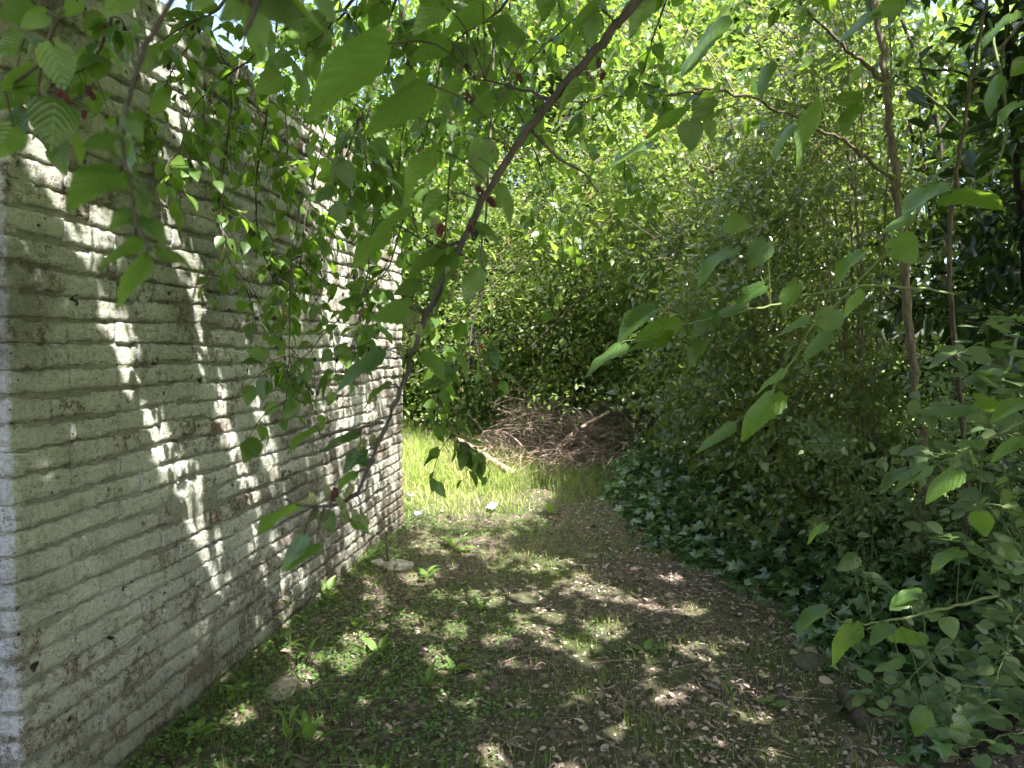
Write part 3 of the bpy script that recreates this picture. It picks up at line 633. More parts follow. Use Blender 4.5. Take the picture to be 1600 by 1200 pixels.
def in_hole(q, pad=.03):  # leaves inside are dropped, in crown and hedge, to open chosen sun patches
    c = sp2(q); return ((np.linalg.norm(c[:, None]-holes[None, :, :2], axis=2)-holes[None, :, 2]) < pad).any(1)
def crown_pts(n):
    """points in the crown volume above the picture"""
    out = []
    q = np.stack([rng.uniform(-2.4, 5.2, n), rng.uniform(-4.2, 5.6, n), rng.uniform(3.1, 5.4, n)], -1)
    low = 1.5+.56*np.clip(q[:, 1], 0, 99)+.45                            # stay above the frame
    ok = (q[:, 2] > low)
    hx = q - SUN*(q[:, 2:3]/SUN[2])                                       # its shadow on level ground
    wl = (wall_x(hx[:, 1])-hx[:, 0])                                      # how far past the wall face that shadow is
    ground_y = hx[:, 1]+.0
    # on the wall: follow the ray to the face
    nn = np.array((*WNRM, 0)); tt = ((q-np.array((*WALL_A, 0))) @ nn)/(SUN @ nn); hw = q-SUN*tt[:, None]
    onwall = (hw[:, 2] > 0) & (hw[:, 2] < WTOP+.3) & (tt > 0)
    yhit = np.where(onwall, hw[:, 1], ground_y)
    dens = np.where(onwall, 1-.74*sstep(3.5, 4.3, yhit)-.14*sstep(4.6, 5.2, yhit), sstep(6.1, 5.2, yhit)) 
    cl = fbm(sp2(q)[:, 0], sp2(q)[:, 1], 5.0, 1.3)
    dens = dens*np.where(onwall & (yhit > 3.6), (cl > -.02)*1.1, 1)
    keep = ok & (rng.random(n) < dens)
    return q[keep]
Q_ = crown_pts(130000)
yd = unit(rng.normal(0, 1, Q_.shape)+np.array((0, 0, -.5))); nn_ = unit(SUN+rng.normal(0, .4, Q_.shape)); nn_ = unit(nn_-yd*np.sum(nn_*yd, 1, keepdims=True)*.7)
sz_ = rng.uniform(.07, .12, len(Q_)); k_ = ~in_hole(Q_+yd*sz_[:, None]*.5, .042) | (rng.random(len(Q_)) < .06); Q_, yd, nn_, sz_ = Q_[k_], yd[k_], nn_[k_], sz_[k_]
tree.finish()
cr = link('crown', leaves('crown', T_MED, Q_, yd, nn_, sz_, sz_*.72), tree.r, M['mulberry_far']); cr.matrix_parent_inverse = tree.off; cr['kind'] = 'stuff'
if tree.rest:
    A = tree.rest; fo = link('foliage', leaves('foliage', T_MED, [k[1] for k in A], [k[2] for k in A], [k[3] for k in A], np.array([k[4] for k in A]), np.array([k[5] for k in A])), tree.r, M['mulberry_far']); fo.matrix_parent_inverse = tree.off; fo['kind'] = 'stuff'

# -- the young mulberry in the hedge on the right
base2 = np.array((2.12, 3.62, float(gz(2.12, 3.62))-.05))
t2 = Tree('mulberry_sapling', tuple(base2), 'young mulberry with slim brown trunk and pale broad leaves in the hedge', 'tree', 200)
tk2 = t2.branch([base2, base2+np.array((-.02, 0, .5)), P(1440, 700, 3.6), P(1424, 560, 3.55), P(1416, 420, 3.5), P(1402, 300, 3.5), P(1392, 200, 3.5), P(1378, 80, 3.5), P(1362, -40, 3.5), P(1350, -250, 3.5)], .026, .014, 'bark', 'trunk', 6, .006)
for px, r0 in [([(1398, 285, 3.5), (1345, 240, 3.4), (1290, 205, 3.3), (1215, 172, 3.1), (1135, 142, 3.0), (1070, 148, 2.9), (985, 148, 2.85), (900, 160, 2.8), (830, 168, 2.8)], .009), ([(1383, 130, 3.5), (1345, 95, 3.45), (1300, 55, 3.4), (1245, -5, 3.35), (1200, -60, 3.3)], .012)]:
    lb = t2.branch([P(*q) for q in px], r0, .002, 'bark', 'branch', 6, .006); twig_leaves(t2, lb, 14, .075, 1, .3); side_twigs(t2, lb, 9, .25, 7, .07, ['green'])
s1b = 0
s2 = t2.branch([base2+np.array((.12, -.05, 0)), P(1510, 800, 3.2), P(1494, 560, 2.9), P(1484, 400, 2.8), P(1490, 300, 2.75), P(1505, 200, 2.7), P(1525, 90, 2.7), P(1548, -30, 2.7)], .012, .006, 'bark', 'branch', 6, .003)
s3 = t2.branch([P(1520, 118, 2.7), P(1560, 78, 2.65), P(1610, 20, 2.6)], .006, .004, 'bark', 'branch', 5)
s4 = t2.branch([P(1490, 460, 2.85), P(1430, 450, 2.4), P(1350, 447, 2.1), P(1270, 460, 1.9), P(1190, 480, 1.75), P(1110, 498, 1.7), P(1060, 510, 1.65), P(985, 532, 1.6)], .005, .0012, 'greenstem', 'branch', 6, .002)
s5 = t2.branch([P(1498, 240, 2.75), P(1440, 300, 2.3), P(1400, 375, 2.0), P(1340, 440, 1.85), P(1270, 510, 1.75), P(1240, 560, 1.7), P(1190, 630, 1.6), P(1140, 665, 1.55)], .005, .0012, 'greenstem', 'branch', 6, .002)
s6 = t2.branch([P(1505, 200, 2.7), P(1450, 150, 2.3), P(1390, 130, 2.1), P(1330, 150, 1.95), P(1270, 170, 1.85)], .005, .0014, 'greenstem', 'branch', 6, .002)
s7 = t2.branch([P(1640, 640, 2.2), P(1580, 668, 2.0), P(1520, 700, 1.9), P(1470, 722, 1.85), P(1400, 760, 1.8)], .005, .0012, 'greenstem', 'branch', 6, .002)
s8 = t2.branch([P(1560, 930, 2.2), P(1480, 950, 2.0), P(1400, 968, 1.9), P(1330, 975, 1.8), P(1290, 955, 1.8)], .005, .0012, 'greenstem', 'branch', 6, .002)
s9 = t2.branch([P(1545, 30, 2.6), P(1570, 160, 2.2), P(1560, 250, 2.0), P(1500, 300, 1.9), P(1440, 290, 1.85)], .005, .0014, 'greenstem', 'branch', 6, .002)
for l in [(1195, 447, 1145, 480, 20, 1.75), (1152, 477, 1116, 496, 14, 1.72), (1118, 490, 1074, 522, 30, 1.7), (1062, 508, 986, 531, 27, 1.65), (1022, 485, 958, 521, 23, 1.62), (968, 538, 909, 576, 25, 1.6), (1018, 530, 976, 551, 14, 1.62), (1100, 535, 1072, 568, 20, 1.68), (1048, 515, 1020, 550, 14, 1.65), (1145, 388, 1080, 428, 22, 1.75), (1197, 378, 1170, 420, 38, 1.75), (1150, 362, 1147, 330, 38, 1.8), (1210, 615, 1150, 677, 40, 1.55), (1142, 660, 1088, 712, 20, 1.52), (1225, 580, 1180, 622, 16, 1.6), (1247, 445, 1217, 486, 24, 1.78), (1348, 395, 1298, 441, 15, 1.85), (1302, 484, 1282, 526, 42, 1.76), (1260, 494, 1218, 526, 15, 1.72), (1290, 520, 1258, 567, 26, 1.72), (1345, 455, 1310, 492, 18, 1.85),
          (1400, 372, 1428, 410, 48, 1.95), (1424, 335, 1380, 366, 20, 2.0), (1462, 288, 1413, 342, 44, 1.85), (1486, 304, 1567, 334, 46, 1.85), (1410, 0, 1358, 24, 28, 1.9), (1360, 18, 1313, 70, 20, 1.95), (1578, 22, 1528, 66, 18, 2.2), (1346, 152, 1296, 158, 24, 1.95), (1347, 108, 1320, 140, 16, 2.0), (1280, 165, 1221, 252, 26, 1.85), (1234, 195, 1198, 242, 13, 1.85), (1342, 165, 1312, 208, 22, 1.95), (1556, 124, 1536, 180, 24, 2.1), (1605, 92, 1578, 120, 28, 2.2), (1590, 160, 1555, 185, 16, 2.1), (1116, 34, 1067, 122, 24, 1.9), (1074, 174, 1006, 214, 15, 1.9), (1086, 176, 1120, 158, 34, 1.9), (1078, 190, 1080, 237, 40, 1.9), (1010, 225, 948, 272, 20, 2.0), (1200, 100, 1180, 150, 20, 2.0),
          (1512, 634, 1428, 646, 16, 1.85), (1600, 630, 1545, 648, 18, 1.9), (1452, 728, 1393, 770, 26, 1.82), (1494, 734, 1438, 778, 32, 1.82), (1592, 682, 1540, 716, 22, 1.9), (1535, 690, 1490, 690, 14, 1.9), (1420, 735, 1370, 765, 14, 1.82), (1560, 640, 1520, 615, 24, 2.0), (1332, 974, 1290, 1032, 36, 1.8), (1292, 953, 1238, 976, 15, 1.78), (1398, 985, 1446, 1010, 32, 1.9), (1390, 975, 1360, 1012, 28, 1.85), (1420, 930, 1390, 955, 26, 1.95), (1440, 925, 1395, 935, 22, 1.95), (1480, 965, 1490, 1000, 28, 2.0), (1290, 820, 1255, 842, 14, 1.9), (1450, 1110, 1425, 1150, 30, 1.8), (1490, 1130, 1535, 1155, 38, 1.8), (1340, 870, 1310, 890, 26, 1.9), (1405, 1030, 1365, 1050, 14, 1.85), (1530, 800, 1540, 840, 34, 2.0), (1500, 860, 1450, 880, 22, 2.0), (1560, 855, 1600, 880, 22, 2.0)]:
    q = P(l[0], l[1], l[5]); px_leaf(t2, near_b(q, [s4, s5, s6, s7, s8, s9, s2]), *l)
for u, v, d in [(1386, 383, 2.0), (1440, 372, 2.1), (1435, 350, 2.1), (1280, 480, 1.76), (1265, 450, 1.8), (1240, 560, 1.7), (1255, 580, 1.7), (1310, 470, 1.8), (1440, 940, 1.95), (1450, 948, 1.95), (1585, 660, 1.95), (1540, 690, 1.9), (1480, 705, 1.85), (1565, 140, 2.2), (1400, 250, 2.0), (1200, 130, 2.9), (1460, 310, 1.9)]:
    q = P(u, v, d); t2.berry(near_b(q, [s4, s5, s6, s7, s8, s9]), q, 'green', .009)
t2.finish()
# leafy top of the young tree, above the frame
Q2 = rng.normal(0, 1, (1600, 3))*np.array((.75, .7, .55))+np.array((2.0, 3.1, 4.3)); Q2 = Q2[~in_hole(Q2) & (Q2[:, 2] > 1.5+.5*Q2[:, 1]+.1)]
y2 = unit(rng.normal(0, 1, Q2.shape)+np.array((0, 0, -.6))); z2 = rng.uniform(.06, .1, len(Q2))
part('crown', leaves('crown', T_MED, Q2, y2, unit(rng.normal(0, .5, Q2.shape)+np.array((0, 0, 1))), z2, z2*.7), t2.r, M['mulberry_far'])['kind'] = 'stuff'

# ------------------------------------------------------------------ shrubs
def shrub(name, base, label, cat, stems, spread, height, lean, nleaf, size, lmat, smat, tmpl=T_FAR, r0=.012, clump=.18, ratio=.6, group=None, low=.15, stemname='stem', up=.35, keep=None, side=10, arch=0.0):
    base = np.array((base[0], base[1], float(gz(base[0], base[1]))-.03)); R = root(name, tuple(base), label, cat, group); lines = []
    for k in range(stems):
        a = rnd(0, 2*math.pi); rr = spread*math.sqrt(random.random()); h = height*rnd(.65, 1.08); b0 = base+np.array((math.cos(a)*rr*.3, math.sin(a)*rr*.3, 0))
        tip = base+np.array((math.cos(a)*rr+lean[0]*h, math.sin(a)*rr+lean[1]*h, h*(1-arch*rnd(.2, 1)))); mid = b0*.45+tip*.55+np.array((-lean[0]*h*.35, -lean[1]*h*.35, (.12+.42*arch)*h))+rng.normal(0, .05*height/3, 3)
        ln = smoothline([b0, b0*.8+mid*.2+np.array((0, 0, .08*h)), mid, tip], 6, .006); acc = Acc(); acc.tube(ln, np.linspace(r0*rnd(.6, 1.2), r0*.25, len(ln)), 5)
        lines.append(ln)
        subs = []
        for q in range(side):
            i_ = random.randrange(int(len(ln)*low)+1, len(ln)-1); d = unit(rng.normal(0, 1, 3)*np.array((1, 1, .5))+np.array((lean[0], lean[1], .25))); ll = rnd(.15, .55)*height*.25
            sl = smoothline([ln[i_], ln[i_]+d*ll*.55+np.array((0, 0, .08*ll)), ln[i_]+d*ll+np.array((0, 0, -.12*ll))], 4); acc.tube(sl, np.linspace(r0*.28, r0*.1, len(sl)), 4); subs.append(sl)
        lines += subs
        part(stemname, acc.mesh(stemname), R, M[smat])
    L = np.concatenate(lines); ncl = max(30, nleaf//55); cc = L[rng.integers(0, len(L), ncl)]+rng.normal(0, 1, (ncl, 3))*clump*.8; t = rng.integers(0, ncl, nleaf); p = cc[t]+rng.normal(0, 1, (nleaf, 3))*np.array((1, 1, .55))*clump*.42; sc_ = rng.random(nleaf) < .25; p[sc_] = L[rng.integers(0, len(L), nleaf)][sc_]+(rng.normal(0, 1, (nleaf, 3))*clump*.7)[sc_]; ctint = rng.normal(0, .2, ncl)[t]
    k_ = p[:, 2] > gz(p[:, 0], p[:, 1])+.02
    if keep is not None: k_ &= keep(p)
    p = p[k_]; ctint = ctint[k_]
    n = len(p); y = unit(rng.normal(0, 1, (n, 3))+np.array((lean[0]*1.5, lean[1]*1.5, -.25))); nr = unit(rng.normal(0, .55, (n, 3))+np.array((0, -.25, 1)))
    s_ = size*rng.uniform(.55, 1.25, n)*np.where(rng.random(n) < .12, 1.6, 1); cl = np.clip(.5+.35*fbm(p[:, 0], p[:, 2], 4, base[0])+ctint+rng.normal(0, .12, n), .01, .99)
    f = part('crown', leaves('crown', tmpl, p, y, nr, s_, s_*ratio, cl), R, M[lmat])
    return R
# thicket that closes the view
TH = [((.35, 10.7), 3.1, .055, 17000, 'thicket_olive', 'low arching shrub directly behind the heap of dry twigs'), ((-.6, 11.6), 7.2, .08, 28000, 'thicket', 'arching shrub at the far end of the path beyond the bright grass'), ((1.0, 11.3), 4.6, .065, 26000, 'thicket_olive', 'taller arching fine-leaved shrub standing right behind the low one at the twig heap'), ((2.2, 9.7), 4.6, .06, 26000, 'thicket_olive', 'dense fine-leaved shrub to the right of the heap of dry twigs'),
      ((1.2, 12.2), 9.0, .10, 30000, 'thicket', 'tall sunlit shrub whose top fills the upper middle of the view'), ((2.9, 8.2), 4.9, .085, 17000, 'thicket_green', 'mid green broad-leaved shrub behind the ivy bank'), ((3.0, 11.2), 8.4, .085, 28000, 'thicket', 'tall shrub with brown stems behind the hedge'), ((-2.2, 12.5), 6.5, .09, 24000, 'thicket', 'sunlit shrub showing just above the end of the brick wall'), ((4.4, 9.6), 6.2, .09, 18000, 'thicket_green', 'leafy shrub behind the hedge, filling gaps between its stems')]
for (x, y), h, sz, nl, mt, lab in TH:
    ol = mt == 'thicket_olive'; shrub('thicket_shrub', (x, y), lab, 'shrub', 16 if ol else 11, 1.5 if ol else 1.3, h, (-.42, -.10) if ol else (-.24, -.08), int(nl*.8), sz*1.25, mt, 'cane', T_FAR, .014, .5, .55, 'thicket shrubs closing the path', .05, side=20, arch=.75 if ol else .5)
# hedge along the right of the path
HE = [((1.95, 6.7), 4.0, 7, .045, 9500, 'loose green hedge shrub at the far end of the ivy bank'), ((2.15, 5.5), 4.1, 8, .045, 9500, 'hedge shrub with bare thin stems above the ivy'), ((2.35, 4.6), 4.6, 8, .042, 8500, 'hedge shrub with pale slender stems just beyond the young mulberry'), ((3.0, 6.4), 5.0, 7, .05, 8500, 'second-row hedge shrub behind the stems above the ivy')]
for (x, y), h, st, sz, nl, lab in HE:
    shrub('hedge_shrub', (x, y), lab, 'shrub', st, .6, h, (-.14, -.05), int(nl*1.4), sz*1.35, 'hedge', 'cane', T_FAR, .012, .3, .52, 'hedge shrubs along the path', .08, arch=.25, keep=lambda p: ~in_hole(p, .0), side=14)
# dark glossy laurel, upper right
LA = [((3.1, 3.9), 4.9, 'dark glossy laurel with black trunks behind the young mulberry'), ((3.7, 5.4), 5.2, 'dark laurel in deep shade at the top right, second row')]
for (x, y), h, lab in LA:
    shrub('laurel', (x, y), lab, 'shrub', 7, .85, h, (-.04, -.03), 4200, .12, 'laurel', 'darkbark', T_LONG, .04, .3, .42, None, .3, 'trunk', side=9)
# round-leaved bush, lower right: its leaves are large enough to be pieces of their own
RM = [npmesh('leaf', v, [t_, q_], True, np.zeros(len(v)), uv) for v, t_, q_, uv in (tpl([(.1, .34), (.32, .49), (.6, .46), (.86, .27)], f, c) for f, c in ((.2, .1), (.35, .2), (.1, .02), (.3, -.05)))]
for me in RM: me.materials.append(M['snowberry'])
def leafy_bush(name, base, label, lines, nl, size):
    base = np.array(base); R = root(name, tuple(base), label, 'shrub'); off = Matrix.Translation(-Vector(base))
    for px in lines:
        ln = smoothline([base+rng.normal(0, .05, 3)*np.array((1, 1, 0))]+[P(*q) for q in px], 6, .003); acc = Acc(); acc.tube(ln, np.linspace(.0035, .0009, len(ln)), 5); kids = []; sgn = 1
        k0 = 5
        for q in range(nl):
            i_ = random.randrange(k0, len(ln)-1); ax = unit(ln[i_+1]-ln[i_]); lat = unit(np.cross(ax, (rnd(-.3, .3), rnd(-.3, .3), 1))); sgn = -sgn
            d = unit(lat*sgn+.5*ax+rng.normal(0, .25, 3)); p = ln[i_]+d*rnd(.006, .05); acc.tube([ln[i_], p], .0008, 4)
            L = size*rnd(.65, 1.25); n = unit(np.array((-.25, -.45, 1))+rng.normal(0, .4, 3)); kids.append(leafmat(p, d, n-d*(n @ d), L, L*rnd(.7, .85)))
        b = link('stem', acc.mesh('stem'), R, M['greenstem']); b.matrix_parent_inverse = off
        for m_ in kids: o = link('leaf', random.choice(RM), b); o.matrix_local = m_
leafy_bush('round_leaved_bush', (2.0, 2.62, float(gz(2.0, 2.62))), 'pale round-leaved bush at the lower right corner',
  [[(1520, 1050, 2.4), (1480, 1010, 2.2), (1420, 1060, 2.1), (1360, 1090, 2.05)], [(1560, 1000, 2.3), (1560, 900, 2.1), (1520, 850, 2.0), (1450, 840, 1.95)], [(1600, 1000, 2.2), (1590, 960, 2.0), (1570, 1020, 1.9), (1540, 1100, 1.85)], [(1600, 950, 2.3), (1600, 850, 2.15), (1560, 790, 2.1), (1500, 800, 2.05)],
   [(1520, 1100, 2.2), (1500, 1080, 2.0), (1450, 1110, 1.95), (1400, 1130, 1.9)], [(1600, 900, 2.4), (1620, 760, 2.3), (1580, 680, 2.25), (1530, 660, 2.2)], [(1480, 1060, 2.4), (1440, 960, 2.3), (1400, 920, 2.2), (1350, 905, 2.2)], [(1620, 1050, 2.0), (1610, 1130, 1.8), (1560, 1150, 1.75), (1500, 1170, 1.7)]], 32, .043)
leafy_bush('broad_leaved_bush', (2.75, 3.0, float(gz(2.75, 3.0))), 'broad-leaved dark green bush behind the pale one at the right edge',
  [[(1600, 700, 2.9), (1580, 600, 2.7), (1540, 540, 2.6), (1480, 560, 2.5)], [(1620, 700, 2.9), (1620, 560, 2.7), (1580, 500, 2.6), (1530, 520, 2.5)], [(1600, 800, 2.9), (1560, 680, 2.8), (1500, 640, 2.7), (1420, 650, 2.6)], [(1620, 800, 2.8), (1600, 640, 2.6), (1560, 590, 2.5), (1500, 590, 2.4)], [(1600, 860, 2.8), (1550, 760, 2.6), (1500, 720, 2.6), (1440, 700, 2.5)]], 28, .075)
# low mixed undergrowth between hedge and ivy
def undergrowth(base, lab, n, spread, h, mat, size, stems=12):
    return shrub('undergrowth_shrub', base, lab, 'shrub', stems, spread, h, (-.12, -.1), n, size, mat, 'greenstem', T_MED, .005, .14, .62, None, .1, side=5, keep=lambda p: ~in_hole(p, .0))
undergrowth((2.0, 4.6), 'knee-high leafy undergrowth above the middle of the ivy bank', 2600, .55, 1.0, 'hedge', .045)
undergrowth((1.95, 3.7), 'low green undergrowth at the foot of the young mulberry', 2400, .5, .95, 'snowberry', .04)
undergrowth((1.85, 5.9), 'low bushy undergrowth where the ivy bank meets the far hedge', 2600, .55, 1.1, 'hedge', .042)
undergrowth((2.35, 3.1), 'dim undergrowth behind the pale round-leaved bush', 2200, .5, 1.1, 'snowberry', .042)

# ------------------------------------------------------------------ trees beyond
def far_tree(base, h, rad, lab, n=14000, size=.22):
    base = np.array((base[0], base[1], float(gz(base[0], base[1]))-.05)); R = root('far_tree', tuple(base), lab, 'tree', 'trees beyond the hedge'); acc = Acc()
    acc.tube(smoothline([base, base+np.array((.05, 0, h*.3)), base+np.array((-.1, .1, h*.6)), base+np.array((0, 0, h*.85))], 5), np.linspace(h*.028, h*.008, 16), 8)
    tips = []
    for k in range(16):
        a = rnd(0, 6.28); z = rnd(.05, .9)*h; e = base+np.array((math.cos(a)*rad*rnd(.5, 1), math.sin(a)*rad*rnd(.5, 1), z*.9+rnd(0, .1)*h)); s0 = base+np.array((0, 0, z*.75)); acc.tube(smoothline([s0, (s0+e)/2+np.array((0, 0, .06*h)), e], 4), np.linspace(h*.009, h*.002, 9), 5); tips += [e, (s0+e)/2]
    part('trunk', acc.mesh('trunk'), R, M['darkbark']); tips = np.array(tips); t = rng.integers(0, len(tips), n); p = tips[t]+rng.normal(0, .22*rad, (n, 3)); p = p[p[:, 2] > .3]; n = len(p)
    part('crown', leaves('crown', T_FAR, p, unit(rng.normal(0, 1, (n, 3))), unit(rng.normal(0, .6, (n, 3))+np.array((0, 0, 1))), size*rng.uniform(.6, 1.3, n), size*.6), R, M['thicket'])
far_tree((7.5, 8.5), 7, 2.4, 'sunlit tree glimpsed beyond the hedge at the far right'); far_tree((8.5, 4.2), 5.5, 2.2, 'bright low tree beyond the gaps at the right edge'); far_tree((5.2, 14.5), 11, 3.2, 'tall tree beyond the thicket on the right', 16000)
far_tree((1.2, 16), 12.5, 3.6, 'tall tree beyond the thicket in the middle', 26000); far_tree((-3.0, 17), 8.5, 2.8, 'tree beyond the end of the brick wall', 14000); far_tree((-6.5, 12), 7.0, 2.4, 'tree standing behind the brick wall', 6000)

# ------------------------------------------------------------------ brush pile, log, dead branch
bpile = root('brush_pile', (.45, 9.1, 0), 'tangled heap of dry brown twigs at the end of the path', 'brush pile')
mass = Acc()
def heap_h(x, y): return .86*np.exp(-((x-.6)/1.1)**2-((y-9.3)/.7)**2)*(1+.35*np.sin(x*5.1+1)*np.cos(y*4))
for k in range(950):
    x, y = rng.normal(.68, .72), rng.normal(9.25, .42); hh = heap_h(x, y); z = hh*rnd(.1, 1.0)+gz(x, y); a = rnd(0, math.pi); L = rnd(.3, 1.1); e = rnd(-.6, .7); c = np.array((x, y, float(z)+.02)); d = np.array((math.cos(a)*math.cos(e), .6*math.sin(a)*math.cos(e), math.sin(e)))
    ln = smoothline([c-d*L/2, c+rng.normal(0, .05, 3)+np.array((0, 0, .05)), c+d*L/2], 3, .004); ln[:, 2] = np.maximum(ln[:, 2], gz(ln[:, 0], ln[:, 1])+.004); r_ = rnd(.002, .006)*(2.2 if random.random() < .06 else 1)
    if k < 140:
        y -= .0; A_ = Acc(); ln[:, 1] -= .18; ln[:, 2] += .04; A_.tube(ln, np.linspace(r_*1.3, r_*.5, len(ln)), 5); part('twig', A_.mesh('twig'), bpile, M['dry'])
    else: mass.tube(ln, np.linspace(r_, r_*.4, len(ln)), 4)
mo = part('inner_twigs', mass.mesh('inner_twigs'), bpile, M['dry']); mo['kind'] = 'stuff'
def log(name, pts, r0, r1, lab, cat, mat, side=()):
    pts = [np.array(p, float) for p in pts]; R = root(name, tuple(pts[0]), lab, cat); A_ = Acc(); ln = smoothline(pts, 8, .003); rr = np.linspace(r0, r1, len(ln)); rr[0] *= .6; A_.tube(ln, rr, 10); A_.tube([ln[0], ln[0]+.002*unit(ln[0]-ln[1])], [r0*.6, .001], 10); A_.tube([ln[-1], ln[-1]+.002*unit(ln[-1]-ln[-2])], [r1, .001], 10)
    part('stem', A_.mesh('stem'), R, M[mat])
    for s_, d, L in side:
        i_ = int(s_*(len(ln)-1)); A_ = Acc(); A_.tube(smoothline([ln[i_], ln[i_]+np.array(d)*L*.6, ln[i_]+np.array(d)*L+np.array((0, 0, -.03))], 4), np.linspace(r1*.8, r1*.35, 9), 6); part('side_branch', A_.mesh('side_branch'), R, M[mat])
    return R
log('fallen_log', [P(806, 742, 8.2), P(780, 727, 8.4), P(745, 704, 8.8), P(715, 688, 9.2)], .045, .035, 'pale barkless log lying in the grass before the twig heap', 'log', 'dry', [(.6, (.3, 0, .5), .2)])
log('dead_branch', [P(908, 668, 8.5), P(930, 656, 8.6), P(952, 644, 8.7)], .026, .02, 'short grey dead branch lying on the right of the twig heap', 'branch', 'dry', [(.5, (-.4, 0, .6), .25)])
g = G(606, 892); log('wooden_stick', [(g[0], g[1], -.03), (g[0]+.0, g[1], .12), (g[0]-.015, g[1]+.02, .27)], .012, .009, 'short brown stick standing upright by the far wall foot', 'stick', 'bark', [(.6, (.5, 0, .4), .04)])
g = G(1330, 1110); log('old_root', [P(1318, 1080, 3.02), P(1335, 1104, 2.93), P(1352, 1132, 2.84), P(1372, 1160, 2.78)], .034, .03, 'mossy grey dead trunk leaning out of the bank at the lower right', 'log', 'mossbark', [(.4, (-.5, -.2, .4), .1)])

# ------------------------------------------------------------------ stones and scraps
def stone(name, p, sz, lab, cat, mat, seed, flat=.55):
    bm = bmesh.new(); bmesh.ops.create_icosphere(bm, subdivisions=4, radius=1)
    for v in bm.verts:
        n_ = mnoise.noise(v.co*1.1+Vector((seed, 0, 0)))*.35+mnoise.noise(v.co*3+Vector((seed, 4, 0)))*.1+mnoise.noise(v.co*9)*.03; v.co *= 1+n_; v.co.z *= flat
        v.co.x *= sz[0]; v.co.y *= sz[1]; v.co.z *= sz[2]
    me = bpy.data.meshes.new(name); bm.to_mesh(me); bm.free(); me.polygons.foreach_set('use_smooth', [True]*len(me.polygons)); o = link(name, me, None, M[mat]); o.location = (p[0], p[1], float(gz(p[0], p[1]))+sz[2]*flat*.25); o.rotation_euler[2] = seed; return tag(o, lab, cat)
stone('stone', G(442, 1088), (.085, .06, .075), 'smooth tan stone half sunk in weeds near the wall', 'stone', 'stone', 1.3); stone('stone', G(622, 893), (.13, .09, .06), 'flat pale stone slab beside the upright stick', 'stone', 'palestone', .4, .5); stone('stone', G(1262, 1046), (.09, .07, .075), 'dark mossy stone at the foot of the ivy bank', 'stone', 'mossstone', 4.1); stone('stone', G(590, 895), (.05, .05, .05), 'small pale stone left of the upright stick', 'stone', 'palestone', 2.2)
def scrap(name, p, size, lab, cat, mat, seed):
    n_ = 9; V = []; r = random.Random(seed)
    for a in range(n_):
        for b in range(n_):
            u, v = a/(n_-1)-.5, b/(n_-1)-.5; s_ = size*(1-.25*(abs(u)+abs(v))); V.append((u*s_, v*s_, size*.22*(mnoise.noise(Vector((u*4+seed, v*4, 0)))+.6)+.3*size*abs(u)*math.sin(5*v+seed)+.02))
    V += [(x, y, z-.004) for x, y, z in V]; q = n_*n_; F = []
    for a in range(n_-1):
        for b in range(n_-1): i_ = a*n_+b; F += [(i_, i_+n_, i_+n_+1, i_+1), (q+i_, q+i_+1, q+i_+n_+1, q+i_+n_)]
    for b in range(n_-1):
        for (i_, j_) in ((b, b+1), ((n_-1)*n_+b+1, (n_-1)*n_+b), (n_*(b+1), n_*b), (n_*b+n_-1, n_*(b+1)+n_-1)): F.append((i_, j_, q+j_, q+i_))
    o = link(name, npmesh(name, V, [F], False), None, M[mat]); o.location = (p[0], p[1], float(gz(p[0], p[1]))+.02); o.rotation_euler = (r.uniform(-.3, .3), r.uniform(-.3, .3), r.uniform(0, 6)); return tag(o, lab, cat)
scrap('litter_scrap', G(770, 797), .13, 'crumpled white scrap lying on sunlit grass', 'litter', 'paper', 3); scrap('litter_scrap', G(655, 812), .09, 'bluish white scrap in the grass by the wall end', 'litter', 'bluescrap', 5); scrap('litter_scrap', G(640, 780), .08, 'small bluish scrap half hidden in grass at the wall corner', 'litter', 'bluescrap', 8)

# ------------------------------------------------------------------ broad-leaved weeds
DK = [npmesh('leaf', v, [q], True, np.zeros(len(v)), uv) for v, t_, q, uv in (mul_tpl(10, c, tw, f, .02, False, .02) for c, tw, f in ((.35, .1, .4), (.2, -.2, .5), (.5, .2, .3)))]
for me in DK: me.materials.append(M['dock'])
def weed(name, p, lab, n, size, ratio, upright, stem_h=0):
    b = np.array((p[0], p[1], float(gz(p[0], p[1]))-.01)); R = root(name, tuple(b), lab, 'plant'); A_ = Acc(); kids = []
    if stem_h: A_.tube(smoothline([b, b+np.array((.01, 0, stem_h*.5)), b+np.array((rnd(-.02, .03), 0, stem_h))], 4), np.linspace(.004, .002, 9), 5)
    for k in range(n):
        a = k*2.4+rnd(-.4, .4); t = (k+.5)/n; p0 = b+np.array((0, 0, stem_h*t)); d = unit(np.array((math.cos(a), math.sin(a), upright*rnd(.6, 1.4)))); q = p0+d*size*rnd(.15, .35); A_.tube([p0, q], .002, 4); L = size*rnd(.7, 1.2)*(1-.35*t*(stem_h > 0)); nn2 = np.array((-d[0]*upright, -d[1]*upright, 1.0)); kids.append(leafmat(q, d, unit(nn2-d*(nn2 @ d)), L, L*ratio))
    if A_.n == 0: A_.tube([b, b+np.array((0, 0, .01))], .002, 4)
    s_ = part('stem', A_.mesh('stem'), R, M['greenstem'])
    for m_ in kids: o = link('leaf', random.choice(DK), R); o.matrix_local = Matrix.Translation(-Vector(b)) @ m_
